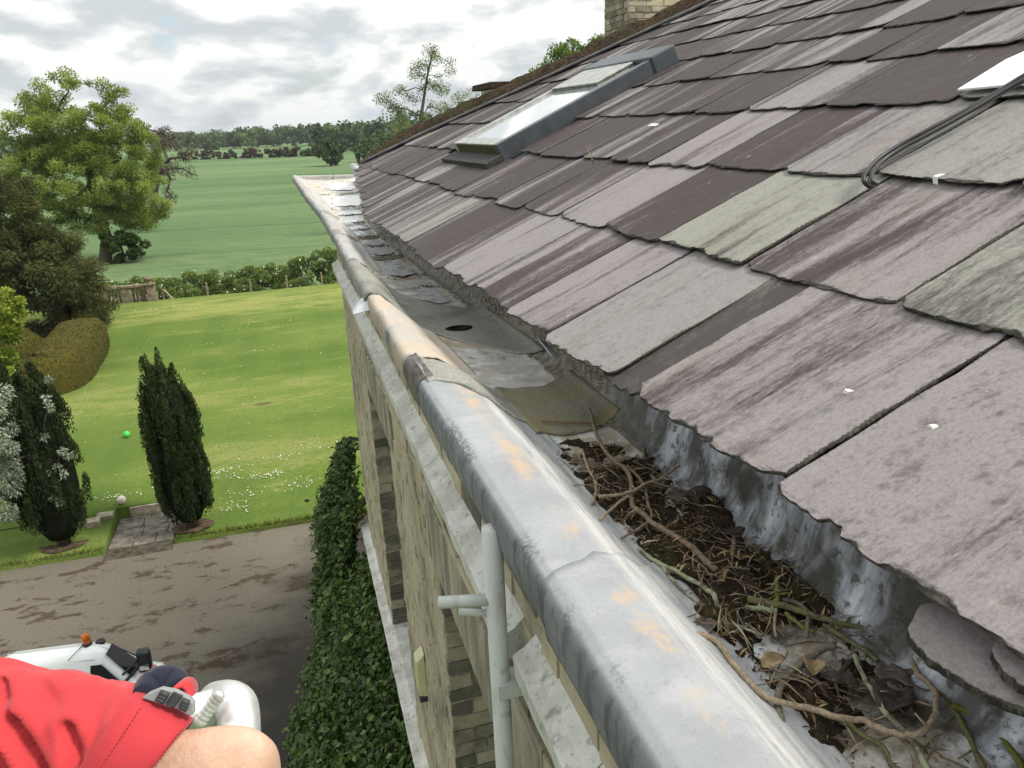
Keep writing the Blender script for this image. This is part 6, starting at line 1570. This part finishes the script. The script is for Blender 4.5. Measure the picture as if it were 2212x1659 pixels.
# ================================================================== PERSON'S ARM, HAND AND PLATFORM RAIL
fwdv = Vector(CR[2])
def stations(st, nring=28, wr=0.0, seed=0.0, flat=.85, sub=5, cap=(True, True)):
    """st: (top px, bottom px, depth) -> tube whose silhouette edges fall on those points in space"""
    T = [dep(a, d) for a, b, d in st]; Bo = [dep(b, d) for a, b, d in st]; T = smoothline(T, sub); Bo = smoothline(Bo, sub); vs = []; fs = []
    for i, (t, b) in enumerate(zip(T, Bo)):
        c = (t + b) / 2; h = (t - b) / 2
        for k in range(nring):
            a = 2 * pi * k / nring; w = 1 + wr * (-.9 * max(0, .32 - abs(nz(i * .075 + seed * 3, cos(a) * 1.5 + i * .02, sin(a) * 1.5))) + fbm(i * .10 + seed, cos(a) * 1.3, sin(a) * 1.3, 3) + .45 * nz(i * .16 + cos(a) * 1.6 + seed, cos(a) * 2, sin(a) * 2.4))
            vs.append(c + h * (cos(a) * w) + fwdv * (h.length * flat * sin(a) * w))
    n = len(T)
    for i in range(n - 1):
        for k in range(nring): fs.append((i * nring + k, i * nring + (k + 1) % nring, (i + 1) * nring + (k + 1) % nring, (i + 1) * nring + k))
    if cap[0]: fs.append(tuple(range(nring))[::-1])
    if cap[1]: fs.append(tuple((n - 1) * nring + k for k in range(nring)))
    return vs, fs
def skin_mat():
    m = Mat('skin', .5, .35); p = m.pos(); n1 = m.noise(p, 26, 5, .6); n2 = m.noise(p, 220, 4, .65)
    c = m.mix(m.mask(n1, .35, .65), (.52, .33, .235), (.60, .39, .285)); c = m.mix(m.math('MULTIPLY', m.mask(m.voronoi(p, 95), .16, .06), .35), c, (.38, .17, .10))
    m.set('Base Color', c); m.set('Subsurface Weight', .12); m.b.inputs['Subsurface Radius'].default_value = (.01, .004, .002); m.bump(m.math('ADD', n2, m.math('MULTIPLY', m.noise(m.mapping(p, (1, 1, 1)), 75, 4, .6), 1.6)), .5, .0016); return m.m
MSKIN = skin_mat()
person = empty('person', tuple(dep((300, 1700), .6))); tag(person, 'arm of a person in a red jacket gripping the metal rail', 'person')
# hand: wrist, back of the hand, then fingers and thumb closing on the rail below the frame
vs, fs = stations([((250, 1560), (150, 1760), .60), ((330, 1572), (230, 1790), .60), ((400, 1578), (300, 1800), .60), ((470, 1570), (370, 1810), .60), ((540, 1572), (440, 1815), .605), ((590, 1605), (490, 1830), .61), ((606, 1660), (530, 1850), .62), ((600, 1710), (540, 1860), .63)], 30, .03, 4.0, .42)
hand = MB(); hand.add(vs, fs)
for i, (a, b, r) in enumerate((((585, 1690), (610, 1790), .0100), ((575, 1735), (600, 1840), .0108), ((560, 1780), (580, 1880), .0105), ((545, 1820), (560, 1910), .0090))):
    p0 = dep((a[0] - 40, a[1] - 10), .61); p1 = dep(a, .635); p2 = dep(b, .66); p3 = dep((b[0] - 30, b[1] + 30), .70); p4 = dep((b[0] - 75, b[1] + 25), .715)
    L = smoothline([p0, p1, p2, p3, p4], 4); hand.tube(L, [lerp(r * 1.1, r * .8, j / (len(L) - 1)) for j in range(len(L))], 12)
L = smoothline([dep((380, 1800), .60), dep((450, 1850), .62), dep((520, 1880), .65), dep((560, 1880), .69)], 4); hand.tube(L, [lerp(.0145, .010, j / (len(L) - 1)) for j in range(len(L))], 12)
hb_ = hand.build('body', MSKIN, person, True)
m = hb_.modifiers.new('s', 'SUBSURF'); m.levels = 1; m.render_levels = 1
def cloth_mat(n, c, dark=.8):
    m = Mat(n, .75, .2); p = m.pos(); n1 = m.noise(p, 900, 2, .5); n2 = m.noise(p, 14, 4)
    m.set('Base Color', m.mix(m.mask(n2, .3, .7), tuple(x * dark for x in c), c)); m.set('Sheen Weight', .15); m.bump(m.math('ADD', n1, m.math('MULTIPLY', n2, 1.5)), .25, .0015); return m.m
MJ = cloth_mat('red_jacket', (.55, .045, .052)); MJ2 = cloth_mat('red_cuff', (.46, .036, .044)); MNAVY = cloth_mat('navy_lining', (.012, .014, .030)); MRUB = simple('grey_rubber', (.27, .28, .275), .6, .3, var=.08)
vs, fs = stations([((-1750, 700), (-1500, 2100), .40), ((-900, 1150), (-720, 1990), .56), ((-330, 1385), (-230, 1900), .66), ((-200, 1400), (-110, 1880), .65), ((-60, 1416), (20, 1860), .64), ((60, 1436), (60, 1850), .63), ((150, 1452), (110, 1830), .62), ((225, 1470), (140, 1815), .615), ((290, 1476), (150, 1800), .61), ((330, 1500), (165, 1790), .605), ((352, 1520), (175, 1788), .603)], 96, .06, 2.0, .62, 10)
def topx(P):
    v = CR @ np.array(P - Vector((0, 0, EYE))); return np.array([PCX + FOC * v[0] / v[2], PCY - FOC * v[1] / v[2]])
creases = [([(36, 1560), (58, 1605), (92, 1665), (115, 1730)], 15, .013), ([(150, 1570), (160, 1620), (172, 1680)], 13, .010), ([(2, 1478), (10, 1520), (22, 1565)], 15, .008), ([(236, 1498), (205, 1560), (190, 1620)], 18, .005), ([(80, 1470), (110, 1520)], 20, .004), ([(-40, 1560), (-10, 1640), (30, 1720)], 20, .012)]
for i_, P_ in enumerate(vs):
    q_ = topx(P_); dd = 0.0
    for ln, w_, dp_ in creases:
        best = 1e9
        for a_, b_ in zip(ln[:-1], ln[1:]):
            a_, b_ = np.array(a_, float), np.array(b_, float); tt_ = np.clip(np.dot(q_ - a_, b_ - a_) / np.dot(b_ - a_, b_ - a_), 0, 1); best = min(best, np.linalg.norm(q_ - a_ - (b_ - a_) * tt_))
        dd += dp_ * math.exp(-(best / w_) ** 2) - dp_ * .45 * math.exp(-((best - 2.2 * w_) / (w_ * 1.1)) ** 2)
    vs[i_] = P_ + fwdv * dd
sl = obj('sleeve', vs, fs, MJ, person, True)
# cuff band with hem, standing just proud of the sleeve end
vs, fs = stations([((296, 1490), (118, 1800), .600), ((318, 1502), (140, 1805), .596), ((360, 1526), (178, 1805), .594), ((404, 1552), (222, 1800), .594), ((412, 1560), (230, 1798), .597), ((408, 1566), (230, 1788), .603)], 36, .018, 7.0, .60, 4)
cuff = obj('cuff', vs, fs, MJ2, person, True)
vs, fs = stations([((400, 1552), (250, 1790), .600), ((420, 1556), (262, 1790), .600)], 30, .01, 1.0, .55, 2)
# navy knitted lining bulging above the tab, red pull loop, grey rubber tab
mb = MB(); L = smoothline([dep(Z3(890, 965), .60), dep(Z3(930, 905), .615), dep(Z3(1000, 880), .62), dep(Z3(1070, 890), .62), dep(Z3(1100, 930), .61)], 5); mb.tube(L, [.010 + .004 * sin(pi * i / (len(L) - 1)) for i in range(len(L))], 12)
mb.build('lining', MNAVY, person, True)
mb = MB(); L = smoothline([dep(Z3(1085, 935), .598), dep(Z3(1110, 895), .602), dep(Z3(1145, 890), .606), dep(Z3(1165, 920), .606), dep(Z3(1168, 965), .602)], 5); vsr = []
for i, p in enumerate(L):
    d = (L[min(i + 1, len(L) - 1)] - L[max(i - 1, 0)]).normalized(); w = fwdv * .009; vsr += [p - w, p + w]
mb.add(vsr, [(2 * i, 2 * i + 1, 2 * i + 3, 2 * i + 2) for i in range(len(L) - 1)]); o = mb.build('pull_loop', MJ, person, True); m = o.modifiers.new('s', 'SOLIDIFY'); m.thickness = .003
q = [dep(Z3(*p), .588) for p in ((868, 975), (905, 945), (985, 912), (1075, 930), (1160, 975), (1186, 1005), (1188, 1060), (1172, 1088), (1080, 1040))]
mb = MB(); mb.prism(q, fwdv * .0, fwdv * .006); tab = bevel(mb.build('cuff_tab', MRUB, person), .0012)
def bar(a, b, w, mat, z=.5865):
    p, r = dep(Z3(*a), z), dep(Z3(*b), z); mb = MB(); mb.tube([p, r], w, 6); return mb.build('tab_slot', mat, tab, True)
MSLOT = simple('tab_slot_dark', (.05, .052, .055), .6, .3)
for a, b in (((985, 935), (1035, 955)), ((975, 953), (1025, 975)), ((962, 972), (1012, 994)), ((1118, 985), (1160, 1003)), ((1112, 1003), (1157, 1022)), ((1105, 1022), (1150, 1040))): bar(a, b, .0022, MSLOT)
for k in range(9):
    t = k / 8; a = (lerp(1065, 1020, t), lerp(938, 1000, t)); bar(a, (a[0] + 55, a[1] + 24), .0011, MSLOT)
# stitch rows on the cuff
MST = cloth_mat('stitching', (.40, .020, .030))
for (a, b) in (((305, 1528), (160, 1745)), ((392, 1576), (252, 1770))):
    mb = MB()
    for k in range(26):
        t = k / 26; p = (lerp(a[0], b[0], t), lerp(a[1], b[1], t)); r = (lerp(a[0], b[0], t + .022), lerp(a[1], b[1], t + .022)); bow = .030 * sin(pi * min(1, t * .5 + .12))
        mb.tube([dep(p, .589 - bow), dep(r, .589 - bow)], .0005, 5)
    o = mb.build('stitching', MST, cuff, True); o['kind'] = 'stuff'
# platform guard rail: polished aluminium tube with welded joint
ma = Mat('polished_aluminium', .45, .5, 0.7); pp = ma.pos(); ma.set('Base Color', ma.mix(ma.mask(ma.noise(pp, 40, 4), .35, .65), (.62, .63, .62), (.80, .81, .80))); ma.set('Roughness', ma.math('ADD', ma.math('MULTIPLY', ma.noise(ma.mapping(pp, (60, 60, 8)), 1.0, 4), .25), .34)); MAL = ma.m
rail = empty('guard_rail', tuple(dep((480, 1560), .86))); tag(rail, 'shiny aluminium tube rail with welded corner under the hand', 'rail')
DR = .86
post = smoothline([dep(Z3(1330, 985), DR + .10), dep(Z3(1395, 985), DR + .03), dep(Z3(1450, 1015), DR), dep(Z3(1466, 1080), DR - .01), dep(Z3(1470, 1180), DR - .02), dep(Z3(1478, 1400), DR - .05), dep(Z3(1500, 1900), DR - .1)], 6)
rp = .0225
mb = MB(); mb.tube(post, rp, 24); mb.build('post', MAL, rail, True)
hz_ = smoothline([dep(Z3(1345, 1010), DR + .03), dep(Z3(1240, 1050), DR + .01), dep(Z3(1120, 1075), DR + .0), dep(Z3(700, 1170), DR - .03), dep(Z3(-200, 1400), DR - .1)], 5)
mb = MB(); mb.tube(hz_, rp * .92, 24); mb.build('top_rail', MAL, rail, True)
for i in range(7):                                             # weld beads
    t = i / 6; p = dep(Z3(lerp(1340, 1235, t), lerp(965, 1115, t ** 1.1)), DR - .028); mb = MB(); mb.lathe([(.0075 * sin(a), -.0075 * cos(a) * .6) for a in np.linspace(.05, pi - .05, 7)], 10, Matrix.Translation(p) @ Vector(fwdv).to_track_quat('Z', 'Y').to_matrix().to_4x4()); mb.build('weld_bead', MAL, rail, True)
# ================================================================== HAZE
mb = MB(); mb.box(-6000, -40, -6.5, 6000, 7900, 75)
hz = mb.build('haze', None); hz.data.materials.clear()
hmt = bpy.data.materials.new('haze_air'); hmt.use_nodes = True; hn = hmt.node_tree.nodes; hn.remove(hn['Principled BSDF'])
pv = hn.new('ShaderNodeVolumePrincipled'); pv.inputs['Color'].default_value = (.86, .92, 1.0, 1); pv.inputs['Density'].default_value = 0.00013; pv.inputs['Anisotropy'].default_value = 0.0
hmt.node_tree.links.new(pv.outputs[0], hn['Material Output'].inputs['Volume']); hz.data.materials.append(hmt); hz['kind'] = 'stuff'
